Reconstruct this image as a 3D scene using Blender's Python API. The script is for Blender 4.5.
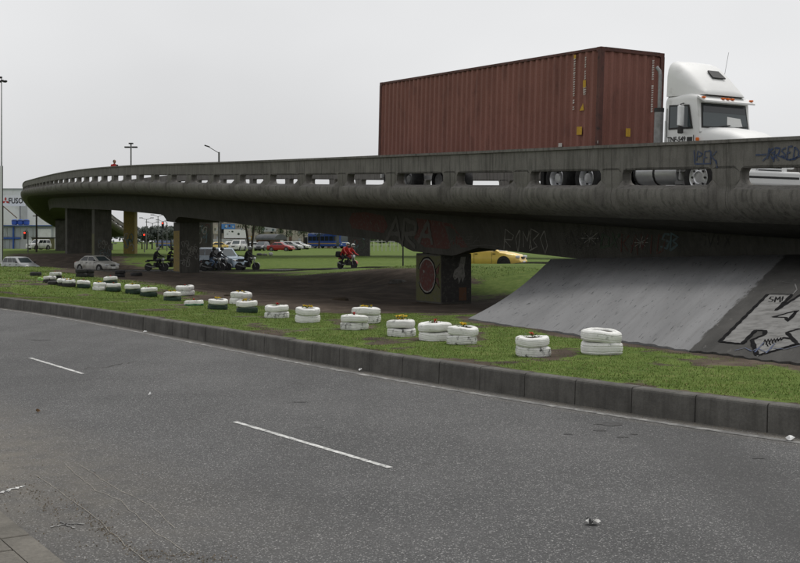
import bpy, bmesh, math, random
import numpy as np
from mathutils import Vector, Matrix
R = math.radians
random.seed(7); rng = np.random.default_rng(7)
for o in list(bpy.data.objects): bpy.data.objects.remove(o)
scene = bpy.context.scene
COL = scene.collection

# ------------------------------------------------------------------ camera
F, HOR, CAMZ = 1110.0, 241.0, 1.85          # focal length (px of the 800 px photo), horizon row, eye height
cam = bpy.data.cameras.new('camera'); camo = bpy.data.objects.new('camera', cam); COL.objects.link(camo)
camo.location = (0, 0, CAMZ); camo.rotation_euler = (R(90), 0, 0)
cam.sensor_width = 36; cam.lens = F / 800 * 36
cam.shift_y = -(281.5 - HOR) / 800
cam.clip_start = .1; cam.clip_end = 6000
scene.camera = camo

# ------------------------------------------------------------------ sky, sun, exposure
SUN_EL, SUN_AZ = 64, 40
W = bpy.data.worlds.new('World'); scene.world = W; W.use_nodes = True
nt = W.node_tree; nt.nodes.clear()
wout = nt.nodes.new('ShaderNodeOutputWorld'); bg = nt.nodes.new('ShaderNodeBackground')
sky = nt.nodes.new('ShaderNodeTexSky'); sky.sky_type = 'NISHITA'; sky.sun_disc = False
sky.sun_elevation = R(SUN_EL); sky.sun_rotation = R(SUN_AZ); sky.dust_density = 4
hs = nt.nodes.new('ShaderNodeHueSaturation'); hs.inputs['Saturation'].default_value = .06; hs.inputs['Value'].default_value = .11
nt.links.new(sky.outputs[0], hs.inputs['Color'])
tc = nt.nodes.new('ShaderNodeTexCoord'); nz = nt.nodes.new('ShaderNodeTexNoise'); nz.inputs['Scale'].default_value = 1.6
nz.inputs['Detail'].default_value = 4; nz.inputs['Roughness'].default_value = .45
mp = nt.nodes.new('ShaderNodeMapping'); mp.inputs['Location'].default_value = (.35, .2, .1); mp.inputs['Scale'].default_value = (1, 1, 1.8)
nt.links.new(tc.outputs['Generated'], mp.inputs[0]); nt.links.new(mp.outputs[0], nz.inputs['Vector'])
rp = nt.nodes.new('ShaderNodeValToRGB')
rp.color_ramp.elements[0].position = .3; rp.color_ramp.elements[0].color = (.6, .605, .615, 1)
rp.color_ramp.elements[1].position = .72; rp.color_ramp.elements[1].color = (.86, .865, .875, 1)
nt.links.new(nz.outputs['Fac'], rp.inputs[0])
mx = nt.nodes.new('ShaderNodeMixRGB'); mx.inputs[0].default_value = .25
nt.links.new(rp.outputs[0], mx.inputs[1]); nt.links.new(hs.outputs[0], mx.inputs[2])
nt.links.new(mx.outputs[0], bg.inputs['Color']); bg.inputs['Strength'].default_value = 1.0
nt.links.new(bg.outputs[0], wout.inputs[0])
sl = bpy.data.lights.new('sun', 'SUN'); sl.energy = 1.5; sl.angle = R(24); sl.color = (1, .97, .93)
so = bpy.data.objects.new('sun', sl); COL.objects.link(so)
az, el = R(SUN_AZ), R(SUN_EL)
so.rotation_euler = Vector((math.sin(az)*math.cos(el), math.cos(az)*math.cos(el), math.sin(el))).to_track_quat('Z', 'Y').to_euler()
vs = scene.view_settings; vs.view_transform = 'Standard'; vs.look = 'None'; vs.exposure = 0.16; vs.gamma = 1; vs.use_curve_mapping = False
scene.cycles.max_bounces = 6; scene.cycles.use_denoising = True

# ------------------------------------------------------------------ materials
MATS = {}
def mat(name, col, rough=.8, col2=None, scale=3., lo=.35, hi=.65, spec=.3, metal=0., bump=0., bscale=40., stretch=(1, 1, 1),
        world=False, fine=0., fscale=60., dirt=None, dscale=2., dlo=.5, dhi=.7, coat=0., trans=0., attr=None):
    """procedural Principled material: two-tone noise, fine grain, dirt blotches, bump"""
    m = bpy.data.materials.new(name); m.use_nodes = True; t = m.node_tree; N, L = t.nodes, t.links
    b = N['Principled BSDF']; b.inputs['Roughness'].default_value = rough; b.inputs['Metallic'].default_value = metal
    b.inputs['Specular IOR Level'].default_value = spec; b.inputs['Coat Weight'].default_value = coat
    if trans: b.inputs['Transmission Weight'].default_value = trans
    if world: co = N.new('ShaderNodeNewGeometry').outputs['Position']
    else: co = N.new('ShaderNodeTexCoord').outputs['Object']
    def noise(sc, st=(1, 1, 1), det=5, r=.6):
        mp = N.new('ShaderNodeMapping'); mp.inputs['Scale'].default_value = st; L.new(co, mp.inputs[0])
        n = N.new('ShaderNodeTexNoise'); n.inputs['Scale'].default_value = sc; n.inputs['Detail'].default_value = det; n.inputs['Roughness'].default_value = r
        L.new(mp.outputs[0], n.inputs['Vector']); return n.outputs['Fac']
    def ramp(f, lo, hi):
        r = N.new('ShaderNodeMapRange'); r.inputs['From Min'].default_value = lo; r.inputs['From Max'].default_value = hi; L.new(f, r.inputs['Value']); return r.outputs[0]
    def mix(f, a, bb, mode='MIX'):
        x = N.new('ShaderNodeMixRGB'); x.blend_type = mode
        for k, v in ((0, f), (1, a), (2, bb)):
            if isinstance(v, (int, float)): x.inputs[k].default_value = v
            elif isinstance(v, tuple): x.inputs[k].default_value = (*v[:3], 1)
            else: L.new(v, x.inputs[k])
        return x.outputs[0]
    c = tuple(col)
    if col2 is not None: c = mix(ramp(noise(scale, stretch), lo, hi), c, tuple(col2))
    if dirt is not None: c = mix(ramp(noise(dscale, stretch, 6, .65), dlo, dhi), c, tuple(dirt))
    if fine:
        f = ramp(noise(fscale, (1, 1, 1), 3, .7), .3, .7)
        g = N.new('ShaderNodeMapRange'); g.inputs['To Min'].default_value = 1 - fine; g.inputs['To Max'].default_value = 1 + fine; L.new(f, g.inputs['Value'])
        c = mix(1.0, c, g.outputs[0], 'MULTIPLY')
    if isinstance(c, tuple): b.inputs['Base Color'].default_value = (*c, 1)
    else: L.new(c, b.inputs['Base Color'])
    if bump:
        bp = N.new('ShaderNodeBump'); bp.inputs['Strength'].default_value = bump; bp.inputs['Distance'].default_value = .02
        L.new(noise(bscale, (1, 1, 1), 4, .65), bp.inputs['Height']); L.new(bp.outputs[0], b.inputs['Normal'])
    m['_'] = 1; MATS[name] = m
    m.use_backface_culling = False
    return m
def nodes_of(m): return m.node_tree.nodes, m.node_tree.links, m.node_tree.nodes['Principled BSDF']

# concrete with rain streaks
def concrete(name, a, b, streak, amt=.6, sc=1.3):
    m = mat(name, a, .9, b, sc, .35, .65, spec=.2, bump=.35, bscale=22, world=True, fine=.14, fscale=45)
    N, L, P = nodes_of(m); src = P.inputs['Base Color'].links[0].from_socket
    g = N.new('ShaderNodeNewGeometry'); mp = N.new('ShaderNodeMapping'); mp.inputs['Scale'].default_value = (5, 5, .45); L.new(g.outputs['Position'], mp.inputs[0])
    n = N.new('ShaderNodeTexNoise'); n.inputs['Scale'].default_value = 1.6; n.inputs['Detail'].default_value = 6; n.inputs['Roughness'].default_value = .65; L.new(mp.outputs[0], n.inputs['Vector'])
    r = N.new('ShaderNodeMapRange'); r.inputs['From Min'].default_value = .47; r.inputs['From Max'].default_value = .72; r.inputs['To Max'].default_value = amt; L.new(n.outputs['Fac'], r.inputs['Value'])
    x = N.new('ShaderNodeMixRGB'); x.inputs[2].default_value = (*streak, 1); L.new(r.outputs[0], x.inputs[0]); L.new(src, x.inputs[1]); L.new(x.outputs[0], P.inputs['Base Color'])
    return m
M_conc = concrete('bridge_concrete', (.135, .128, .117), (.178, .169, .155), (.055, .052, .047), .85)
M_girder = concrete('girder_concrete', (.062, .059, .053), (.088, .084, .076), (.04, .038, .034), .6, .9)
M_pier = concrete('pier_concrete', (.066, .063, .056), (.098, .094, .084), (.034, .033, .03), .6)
M_kerb = concrete('kerb_concrete', (.085, .081, .074), (.13, .125, .114), (.04, .038, .034), .6, 2.5)
M_path = mat('pavement_concrete', (.15, .139, .12), .9, (.1, .093, .08), 2.2, world=True, bump=.3, fine=.18, fscale=30)

def asphalt(name, dustcol):
    m = mat(name, (.074, .074, .074), .85, (.096, .0955, .095), .55, .35, .65, spec=.25, world=True, bump=.55, bscale=55)
    N, L, P = nodes_of(m); src = P.inputs['Base Color'].links[0].from_socket
    g = N.new('ShaderNodeNewGeometry'); pos = g.outputs['Position']
    def n(sc, det=3, r=.6, st=(1, 1, 1), rz=0):
        mp = N.new('ShaderNodeMapping'); mp.inputs['Scale'].default_value = st; mp.inputs['Rotation'].default_value = (0, 0, rz); L.new(pos, mp.inputs[0])
        k = N.new('ShaderNodeTexNoise'); k.inputs['Scale'].default_value = sc; k.inputs['Detail'].default_value = det; k.inputs['Roughness'].default_value = r; L.new(mp.outputs[0], k.inputs['Vector']); return k.outputs['Fac']
    def mr(v, a, b, c, d):
        k = N.new('ShaderNodeMapRange'); [setattr(k.inputs[i], 'default_value', x) for i, x in ((1, a), (2, b), (3, c), (4, d))]; L.new(v, k.inputs[0]); return k.outputs[0]
    def mixc(f, a, b, mode='MIX'):
        k = N.new('ShaderNodeMixRGB'); k.blend_type = mode
        for i, v in ((0, f), (1, a), (2, b)):
            if isinstance(v, (int, float)): k.inputs[i].default_value = v
            elif isinstance(v, tuple): k.inputs[i].default_value = (*v, 1)
            else: L.new(v, k.inputs[i])
        return k.outputs[0]
    vor = N.new('ShaderNodeTexVoronoi'); vor.inputs['Scale'].default_value = 125; L.new(pos, vor.inputs['Vector'])
    sep = N.new('ShaderNodeSeparateColor'); L.new(vor.outputs['Color'], sep.inputs[0])
    c = mixc(1.0, src, mr(sep.outputs[0], 0, 1, .7, 1.24), 'MULTIPLY')
    chip = mr(sep.outputs[1], .89, .96, 0, .85)                                # pale aggregate chips
    c = mixc(chip, c, (.33, .325, .315))
    c = mixc(mr(sep.outputs[2], .93, .97, 0, .6), c, (.03, .03, .03))
    c = mixc(mr(n(.5, 5, .6, (1, .16, 1), R(-35)), .48, .68, 0, .5), c, (.05, .0495, .049))    # tyre-polished lanes
    c = mixc(mr(n(1.7, 6, .7), .6, .72, 0, .5), c, (.042, .041, .039))                      # oil and damp blotches
    at = N.new('ShaderNodeAttribute'); at.attribute_name = 'dust'
    dn = N.new('ShaderNodeMath'); dn.operation = 'MULTIPLY'; L.new(at.outputs['Fac'], dn.inputs[0]); L.new(mr(n(3.2, 6, .7), .3, .65, .25, 1), dn.inputs[1])
    c = mixc(dn.outputs[0], c, dustcol)
    L.new(c, P.inputs['Base Color']); return m
M_asph = asphalt('asphalt', (.18, .162, .134))
M_line = mat('worn_white_paint', (.62, .62, .6), .8, (.3, .3, .29), 9, .4, .68, world=True, dirt=(.12, .12, .118), dscale=22, dlo=.54, dhi=.62)
M_lineworn = mat('very_worn_white_paint', (.33, .325, .31), .85, (.15, .148, .143), 3.5, .35, .6, world=True, dirt=(.118, .116, .113), dscale=9, dlo=.42, dhi=.58)
M_crack = mat('pale_crack_filler', (.34, .31, .26), .9, (.17, .16, .14), 25, world=True)
M_darkcrack = mat('dark_grit', (.035, .032, .028), .95, (.09, .085, .075), 20, world=True)

# terrain material, grass/dirt and the embankment's foot shade by vertex attribute
def ground_mat():
    m = mat('turf_and_soil', (.05, .05, .03), .95, world=True, spec=.1, bump=.8, bscale=14)
    N, L, P = nodes_of(m); g = N.new('ShaderNodeNewGeometry'); pos = g.outputs['Position']
    def n(sc, det=5, r=.65):
        k = N.new('ShaderNodeTexNoise'); k.inputs['Scale'].default_value = sc; k.inputs['Detail'].default_value = det; k.inputs['Roughness'].default_value = r; L.new(pos, k.inputs['Vector']); return k.outputs['Fac']
    def rampc(v, els):
        k = N.new('ShaderNodeValToRGB'); e = k.color_ramp.elements
        while len(e) < len(els): e.new(.5)
        for x, (p, c) in zip(e, els): x.position = p; x.color = (*c, 1)
        L.new(v, k.inputs[0]); return k.outputs[0]
    gr = rampc(n(2.4, 8, .75), [(.3, (.05, .08, .016)), (.48, (.084, .126, .026)), (.6, (.115, .155, .038)), (.72, (.15, .145, .058))])
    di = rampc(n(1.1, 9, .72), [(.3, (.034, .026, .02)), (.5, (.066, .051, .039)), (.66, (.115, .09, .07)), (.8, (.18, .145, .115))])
    at = N.new('ShaderNodeAttribute'); at.attribute_name = 'dirt'
    ad = N.new('ShaderNodeMath'); ad.operation = 'ADD'; L.new(at.outputs['Fac'], ad.inputs[0])
    s = N.new('ShaderNodeMapRange'); s.inputs[3].default_value = -.45; s.inputs[4].default_value = .45; s.inputs[1].default_value = .3; s.inputs[2].default_value = .7; L.new(n(3.5, 8, .75), s.inputs[0]); L.new(s.outputs[0], ad.inputs[1])
    f = N.new('ShaderNodeMapRange'); f.inputs[1].default_value = .38; f.inputs[2].default_value = .62; L.new(ad.outputs[0], f.inputs[0])
    x = N.new('ShaderNodeMixRGB'); L.new(f.outputs[0], x.inputs[0]); L.new(gr, x.inputs[1]); L.new(di, x.inputs[2]); L.new(x.outputs[0], P.inputs['Base Color'])
    return m
M_ground = ground_mat()
def attr_mat(name, attr, rough=.7, trans=.0):
    m = bpy.data.materials.new(name); m.use_nodes = True; N, L, P = nodes_of(m)
    a = N.new('ShaderNodeAttribute'); a.attribute_name = attr; L.new(a.outputs['Color'], P.inputs['Base Color']); P.inputs['Roughness'].default_value = rough; P.inputs['Specular IOR Level'].default_value = .2
    return m
M_blade = attr_mat('grass_blades', 'tint')

M_black = mat('black_rubber', (.02, .02, .021), .75, (.038, .037, .036), 12)
M_wtyre = mat('white_painted_rubber', (.8, .8, .77), .6, (.68, .68, .65), 5, dirt=(.16, .16, .15), dscale=8, dlo=.57, dhi=.74, bump=.3, bscale=30)
M_wtyre2 = mat('flaking_white_painted_rubber', (.74, .74, .71), .7, (.58, .58, .56), 6, dirt=(.08, .08, .076), dscale=13, dlo=.54, dhi=.66, bump=.3, bscale=30)
M_gtyre = mat('dark_green_painted_rubber', (.018, .04, .026), .6, (.03, .055, .038), 6, dirt=(.02, .02, .02), dscale=8)
M_ltyre = mat('lime_painted_rubber', (.22, .42, .08), .6, (.3, .5, .14), 6, dirt=(.04, .05, .02), dscale=8)
M_soil = mat('planter_soil', (.035, .026, .018), .95, (.06, .045, .03), 20, bump=.6, bscale=50)
M_leaf = mat('leaf', (.05, .09, .02), .6, (.09, .13, .035), 3)
M_leafd = mat('dark_leaf', (.03, .05, .016), .6, (.055, .08, .026), 2, world=True)
M_leafgrey = mat('haze_grey_leaf', (.07, .085, .075), .8, (.1, .115, .1), .5, world=True)  # greyed green: distance haze put into the leaf colour
M_yel = mat('yellow_petal', (.72, .5, .02), .6); M_red = mat('red_petal', (.5, .02, .015), .6)
M_bark = mat('bark', (.03, .025, .02), .95, (.055, .045, .036), 9, bump=.5, bscale=30)
M_cont = mat('container_red', (.19, .078, .06), .6, (.235, .1, .078), 1.6, spec=.3, dirt=(.11, .045, .036), dscale=2.2, dlo=.55, dhi=.78, stretch=(1, 1, .35), bump=.1, bscale=20, fine=.12, fscale=25)
M_contd = mat('container_frame', (.085, .034, .028), .65, (.12, .05, .04), 3, dirt=(.022, .016, .014), dscale=6)
M_white = mat('truck_white', (.76, .76, .75), .5, (.7, .7, .69), 1.2, spec=.4, coat=.0, dirt=(.45, .44, .41), dscale=1.6, dlo=.58, dhi=.8)
M_chrome = mat('chrome', (.75, .76, .77), .38, metal=.75, col2=(.65, .65, .66), scale=3)
M_steel = mat('dull_steel', (.3, .3, .3), .5, metal=.8, col2=(.2, .2, .2), scale=6)
M_glass = mat('dark_glass', (.02, .024, .027), .06, spec=.6)
M_glasst = mat('tinted_glass', (.055, .07, .075), .05, spec=.6)
M_dark = mat('dark_metal', (.022, .022, .023), .6, (.035, .034, .033), 5)
M_pole = mat('painted_pole', (.1, .1, .1), .6, (.15, .15, .145), 4)
M_wmark = mat('white_marking', (.6, .58, .55), .7, (.4, .36, .33), 30); M_ymark = mat('yellow_marking', (.55, .33, .03), .7, (.4, .24, .03), 30)
M_orange = mat('orange_lens', (.7, .14, .01), .3); M_redl = mat('red_lens', (.4, .01, .01), .3)
M_lens = mat('headlight_lens', (.6, .62, .64), .12, spec=.8)
M_paper = mat('paper_white', (.75, .75, .74), .8)
M_blue = mat('tag_blue', (.035, .055, .125), .85, (.065, .08, .12), 8, dirt=(.11, .105, .1), dscale=14, dlo=.52, dhi=.66); M_ink = mat('black_spray', (.01, .01, .011), .95, (.02, .02, .02), 12, spec=0.)
def spray(n, c): return mat(n, c, .85, tuple(.72*k + .02 for k in c), 6, dirt=(.1, .095, .085), dscale=9, dlo=.52, dhi=.68, world=True)
M_sgrey = spray('grey_spray', (.27, .26, .24)); M_sdull = spray('dull_grey_spray', (.1, .095, .087)); M_sred = spray('dull_red_spray', (.1, .036, .03)); M_sblue = spray('pale_blue_spray', (.1, .15, .17)); M_solive = spray('olive_paint', (.1, .1, .04))
M_sdark = spray('dark_spray', (.045, .042, .04)); M_scream = spray('buff_spray', (.26, .25, .225)); M_sfish = spray('brick_red_paint', (.1, .03, .024)); M_sgreen = spray('green_spray', (.05, .075, .05)); M_syel = spray('ochre_paint', (.26, .19, .05)); M_sbrown = spray('brown_paint', (.15, .07, .035))

# ------------------------------------------------------------------ mesh helpers
class MB:
    def __init__(s): s.v = []; s.f = []; s.m = []; s.cur = 0
    def add(s, vs, fs):
        o = len(s.v); s.v += [tuple(p) for p in vs]; s.f += [tuple(i + o for i in f) for f in fs]; s.m += [s.cur]*len(fs); return s
    def box(s, c, d, rz=0, M=None, taper=1.):
        x, y, z = (k/2 for k in d); ps = [(-x, -y, -z), (x, -y, -z), (x, y, -z), (-x, y, -z), (-x*taper, -y*taper, z), (x*taper, -y*taper, z), (x*taper, y*taper, z), (-x*taper, y*taper, z)]
        T = Matrix.Translation(c) @ (M if M is not None else Matrix.Rotation(rz, 4, 'Z'))
        return s.add([T @ Vector(p) for p in ps], [(0, 3, 2, 1), (4, 5, 6, 7), (0, 1, 5, 4), (1, 2, 6, 5), (2, 3, 7, 6), (3, 0, 4, 7)])
    def bbox(s, c, d, b=.02, rz=0, M=None):                       # box with chamfered edges
        bm = bmesh.new(); bmesh.ops.create_cube(bm, size=1); bmesh.ops.scale(bm, vec=d, verts=bm.verts)
        bmesh.ops.bevel(bm, geom=bm.edges[:], offset=b, segments=2, affect='EDGES', profile=.5)
        T = Matrix.Translation(c) @ (M if M is not None else Matrix.Rotation(rz, 4, 'Z'))
        bm.verts.index_update(); s.add([T @ v.co for v in bm.verts], [[v.index for v in f.verts] for f in bm.faces]); bm.free(); return s
    def tube(s, pts, r, n=8, caps=True):
        pts = [Vector(p) for p in pts]; rs = r if isinstance(r, (list, tuple)) else [r]*len(pts); rings = []; up = Vector((0, 0, 1))
        for i, p in enumerate(pts):
            d = (pts[min(i+1, len(pts)-1)] - pts[max(i-1, 0)]).normalized()
            a = d.cross(up if abs(d.z) < .95 else Vector((1, 0, 0))).normalized(); b = a.cross(d)
            rings.append([p + (a*math.cos(2*math.pi*k/n) + b*math.sin(2*math.pi*k/n))*rs[i] for k in range(n)])
        return s.loft(rings, caps)
    def loft(s, rings, caps=True, closed=True):
        n = len(rings[0]); vs = [p for r in rings for p in r]; fs = []
        for i in range(len(rings)-1):
            for k in range(n if closed else n-1): fs.append((i*n+k, i*n+(k+1) % n, (i+1)*n+(k+1) % n, (i+1)*n+k))
        if caps: fs += [tuple(range(n))[::-1], tuple(range((len(rings)-1)*n, len(rings)*n))]
        return s.add(vs, fs)
    def lathe(s, prof, c=(0, 0, 0), axis='Z', n=20, caps=False):
        rings = []
        for r, h in prof:
            ring = []
            for k in range(n):
                a = 2*math.pi*k/n; x, y = r*math.cos(a), r*math.sin(a)
                p = (x, y, h) if axis == 'Z' else ((x, h, y) if axis == 'Y' else (h, x, y)); ring.append((p[0]+c[0], p[1]+c[1], p[2]+c[2]))
            rings.append(ring)
        return s.loft(rings, caps)
    def prism(s, poly, y0, y1, taper=None):                        # polygon in XZ extruded along Y
        n = len(poly); a = [(x, y0, z) for x, z in poly]; b = [(x, y1, z) for x, z in poly]
        return s.add(a+b, [tuple(range(n)), tuple(range(2*n-1, n-1, -1))] + [(k, n+k, n+(k+1) % n, (k+1) % n) for k in range(n)])
    def ribbon(s, pts, w, nrm):                                     # flat stroke through pts lying on a surface with normals nrm
        L = len(pts); vs = []
        for i, p in enumerate(pts):
            d = (Vector(pts[min(i+1, L-1)]) - Vector(pts[max(i-1, 0)])).normalized(); t = d.cross(Vector(nrm[i])).normalized()*(w/2*(1+.25*math.sin(i*2.3)))
            vs += [Vector(p)+t, Vector(p)-t]
        return s.add(vs, [(2*i, 2*i+1, 2*i+3, 2*i+2) for i in range(L-1)])
    def mesh(s, name, mats, smooth=None):
        me = bpy.data.meshes.new(name); me.from_pydata(s.v, [], s.f)
        mats = mats if isinstance(mats, (list, tuple)) else [mats]
        for m in mats: me.materials.append(m)
        if len(mats) > 1: me.polygons.foreach_set('material_index', s.m)
        if smooth is not None: me.shade_smooth(); me.set_sharp_from_angle(angle=R(smooth))
        me.update(); return me
    def build(s, name, mats, parent=None, smooth=None): return link(name, s.mesh(name, mats, smooth), parent)
def link(name, me, parent=None):
    o = bpy.data.objects.new(name, me); COL.objects.link(o)
    if parent is not None: o.parent = parent
    return o
def fixn(o):
    bm = bmesh.new(); bm.from_mesh(o.data); bmesh.ops.recalc_face_normals(bm, faces=bm.faces); bm.to_mesh(o.data); bm.free(); return o
def tag(o, label, cat, group=None):
    o['label'] = label; o['category'] = cat
    if group: o['group'] = group
    return o
def structure(o): o['kind'] = 'structure'; return o
def stuff(o): o['kind'] = 'stuff'; return o
def thing(name, label, cat, loc=(0, 0, 0), rz=0, group=None):
    o = bpy.data.objects.new(name, None); COL.objects.link(o); o.empty_display_size = .1; o.location = loc; o.rotation_euler = (0, 0, rz)
    return tag(o, label, cat, group)
def copy_tree(o, parent=None):
    c = o.copy(); COL.objects.link(c); c.parent = parent
    for ch in list(o.children): copy_tree(ch, c)
    return c
def text_mesh(txt, size, extrude=.0, bold=0.):
    cu = bpy.data.curves.new('lettering', 'FONT'); cu.body = txt; cu.size = size; cu.extrude = extrude; cu.offset = bold; cu.align_x = 'CENTER'; cu.align_y = 'CENTER'; cu.resolution_u = 2
    ob = bpy.data.objects.new('lettering', cu); COL.objects.link(ob); dg = bpy.context.evaluated_depsgraph_get()
    me = bpy.data.meshes.new_from_object(ob.evaluated_get(dg)); bpy.data.objects.remove(ob); bpy.data.curves.remove(cu); return me

# ------------------------------------------------------------------ pixel -> direction; ground; kerb line
def at(px, py, d): return Vector(((px-400)/F*d, d, CAMZ + (HOR-py)/F*d))
def on_z(px, py, z): d = F*(CAMZ-z)/(py-HOR); return Vector(((px-400)/F*d, d, z))
KPX = [(0, 307.6), (60, 316), (120, 325.3), (180, 337), (240, 349), (277, 355.8), (325, 363.5), (372, 372), (420, 380.6), (476, 389.5), (530, 397.8), (560, 402.3), (632, 412.8), (695, 422.3), (766, 433), (800, 438)]
KP = np.array([on_z(x, y, 0)[:2] for x, y in KPX])
e = KP[0]-KP[-1]; E_K = e/np.linalg.norm(e); N_K = np.array([E_K[1], -E_K[0]])       # E_K runs away to the left, N_K points across the verge
ka = (KP-KP[-1]) @ E_K; kb = (KP-KP[-1]) @ N_K
kc = np.polyfit(ka, kb, 3); A0, A1 = ka.min()-1, ka.max()+2
def kerb_b(a):
    a = np.asarray(a, float); c = np.clip(a, A0, A1); d = np.polyder(kc)
    return np.polyval(kc, c) + np.polyval(d, c)*(a-c)
def kerb_pt(a, v=0.):
    p = KP[-1] + np.multiply.outer(np.asarray(a, float), E_K) + np.multiply.outer(kerb_b(a)+v, N_K); return p
def kerb_coords(x, y):
    p = np.stack([np.asarray(x, float)-KP[-1][0], np.asarray(y, float)-KP[-1][1]], -1); a = p @ E_K; return a, p @ N_K - kerb_b(a)
KH = .27
CTRL = np.array([(4.2, 16, .27), (6, 12, .27), (1.5, 19, .27), (-2, 22, .27), (-7, 29, .27), (-14, 44, .27), (-20, 55, .3), (-24, 66, .3), (-32, 66, .3), (-26, 76, -.1), (-31, 88, -.8), (-33, 98, -1.0), (-40, 95, -.8), (-25.5, 83, -.5), (-26.5, 95, -.8),
    (1.6, 25.5, .02), (3, 23, .15), (1.5, 41, -.47), (-1, 32, -.2), (4, 36, -.3), (-6, 38, -.22), (-5, 49, -.36), (-12, 60, -.25), (-14, 72, -.2), (-14, 82, -.42), (-20, 81, -.42), (-8, 79, -.3), (-3.6, 77, -.1), (1, 70, .16), (6, 63, .3), (4.2, 55.5, .72), (7.6, 53.5, .72), (13, 50, .5), (9, 40, 0), (20, 40, .3), (12, 30, .2), (10, 20, .27), (20, 20, .27),
    (-10, 95, -.1), (0, 90, .2), (8, 80, .45), (-24, 106, -.4), (-4, 118, .3), (-20, 120, .3), (-32, 128, .42), (-45, 140, .45), (-60, 150, .5), (0, 200, .35), (-50, 220, .4), (-90, 180, .5), (60, 150, .4), (60, 80, .3), (-80, 110, .3), (-60, 80, .3), (100, 300, .4), (-150, 300, .5), (0, 400, .4), (-45, 60, .3), (0, 150, .35)])
def terrain(x, y):
    x = np.asarray(x, float); y = np.asarray(y, float); sh = x.shape; xf, yf = x.ravel(), y.ravel(); out = np.empty(xf.size)
    for i in range(0, xf.size, 20000):
        dx = xf[i:i+20000, None]-CTRL[None, :, 0]; dy = yf[i:i+20000, None]-CTRL[None, :, 1]
        w = 1/((dx*dx+dy*dy)+6.)**1.9; out[i:i+20000] = (w*CTRL[None, :, 2]).sum(1)/w.sum(1)
    a, v = kerb_coords(xf, yf); k = np.clip((v-.2)/4, 0, 1); k = k*k*(3-2*k)
    out = KH*(1-k) + out*k + .02*np.sin(xf*1.3+yf*.7)*np.sin(yf*.9-xf*.4)*k
    return out.reshape(sh)
def gz(x, y): return float(terrain(np.array([x]), np.array([y]))[0])
def on_ground(px, py):
    lo, hi = 5., 400.
    f = lambda d: (CAMZ + (HOR-py)/F*d) - gz((px-400)/F*d, d)
    d = 8.
    while d < 300 and f(d) > 0: d += .5
    lo, hi = d-.5, d
    for _ in range(20):
        m = (lo+hi)/2
        if f(m) > 0: lo = m
        else: hi = m
    d = (lo+hi)/2; return Vector(((px-400)/F*d, d, gz((px-400)/F*d, d)))

# value noise for the python-side masks
_tab = rng.random((256, 256))
def vnoise(x, y):
    xi = np.floor(x).astype(int); yi = np.floor(y).astype(int); fx = x-xi; fy = y-yi; fx = fx*fx*(3-2*fx); fy = fy*fy*(3-2*fy)
    g = lambda i, j: _tab[i % 256, j % 256]
    return (g(xi, yi)*(1-fx)+g(xi+1, yi)*fx)*(1-fy) + (g(xi, yi+1)*(1-fx)+g(xi+1, yi+1)*fx)*fy
def fbm(x, y): return .5*vnoise(x, y)+.27*vnoise(x*2.1+7, y*2.1+3)+.15*vnoise(x*4.3+1, y*4.3+9)+.08*vnoise(x*9+4, y*9+2)

# ------------------------------------------------------------------ the viaduct's centre path (top edge of its near parapet)
PITCH = 3.62
def build_path():
    ds = .25; s = np.arange(-34, 200, ds); i0 = int(34/ds)
    kk = np.interp(s, [-34, -12, 0, 30, 60, 90, 100, 116, 128, 205], [0, .0017, .0017, .0017, .00125, .0012, .0012, -.0006, .0072, .0072])
    a = np.concatenate([[0], np.cumsum(kk[:-1]*ds)]); a = a-a[i0]-.533
    x = np.concatenate([[0], np.cumsum(np.sin(a)[:-1]*ds)]); y = np.concatenate([[0], np.cumsum(np.cos(a)[:-1]*ds)])
    g = np.interp(s, [-34, 0, 40, 85, 117.7, 151.7], [.03, .0428, .0543, .0305, .0346, -.1185]); z = np.concatenate([[0], np.cumsum(g[:-1]*ds)])
    return s, x-x[i0]+7.084, y-y[i0]+23.18, z-z[i0]+2.135+CAMZ, a
PS, PX_, PY_, PZ_, PA_ = build_path()
DW, DECK = 9.6, -1.25
def B(s, i, h):
    """point at arc length s, i metres in from the near parapet face, h metres above the parapet top"""
    x, y, z, a = (float(np.interp(s, PS, k)) for k in (PX_, PY_, PZ_, PA_))
    return Vector((x+i*math.cos(a), y-i*math.sin(a), z+h))
def heading(s): return float(np.interp(s, PS, PA_))
def bridge_coords(x, y):
    d = (x[..., None]-PX_[::4])**2+(y[..., None]-PY_[::4])**2; k = d.argmin(-1); a = PA_[::4][k]
    return PS[::4][k], (x-PX_[::4][k])*np.cos(a)-(y-PY_[::4][k])*np.sin(a)

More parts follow.
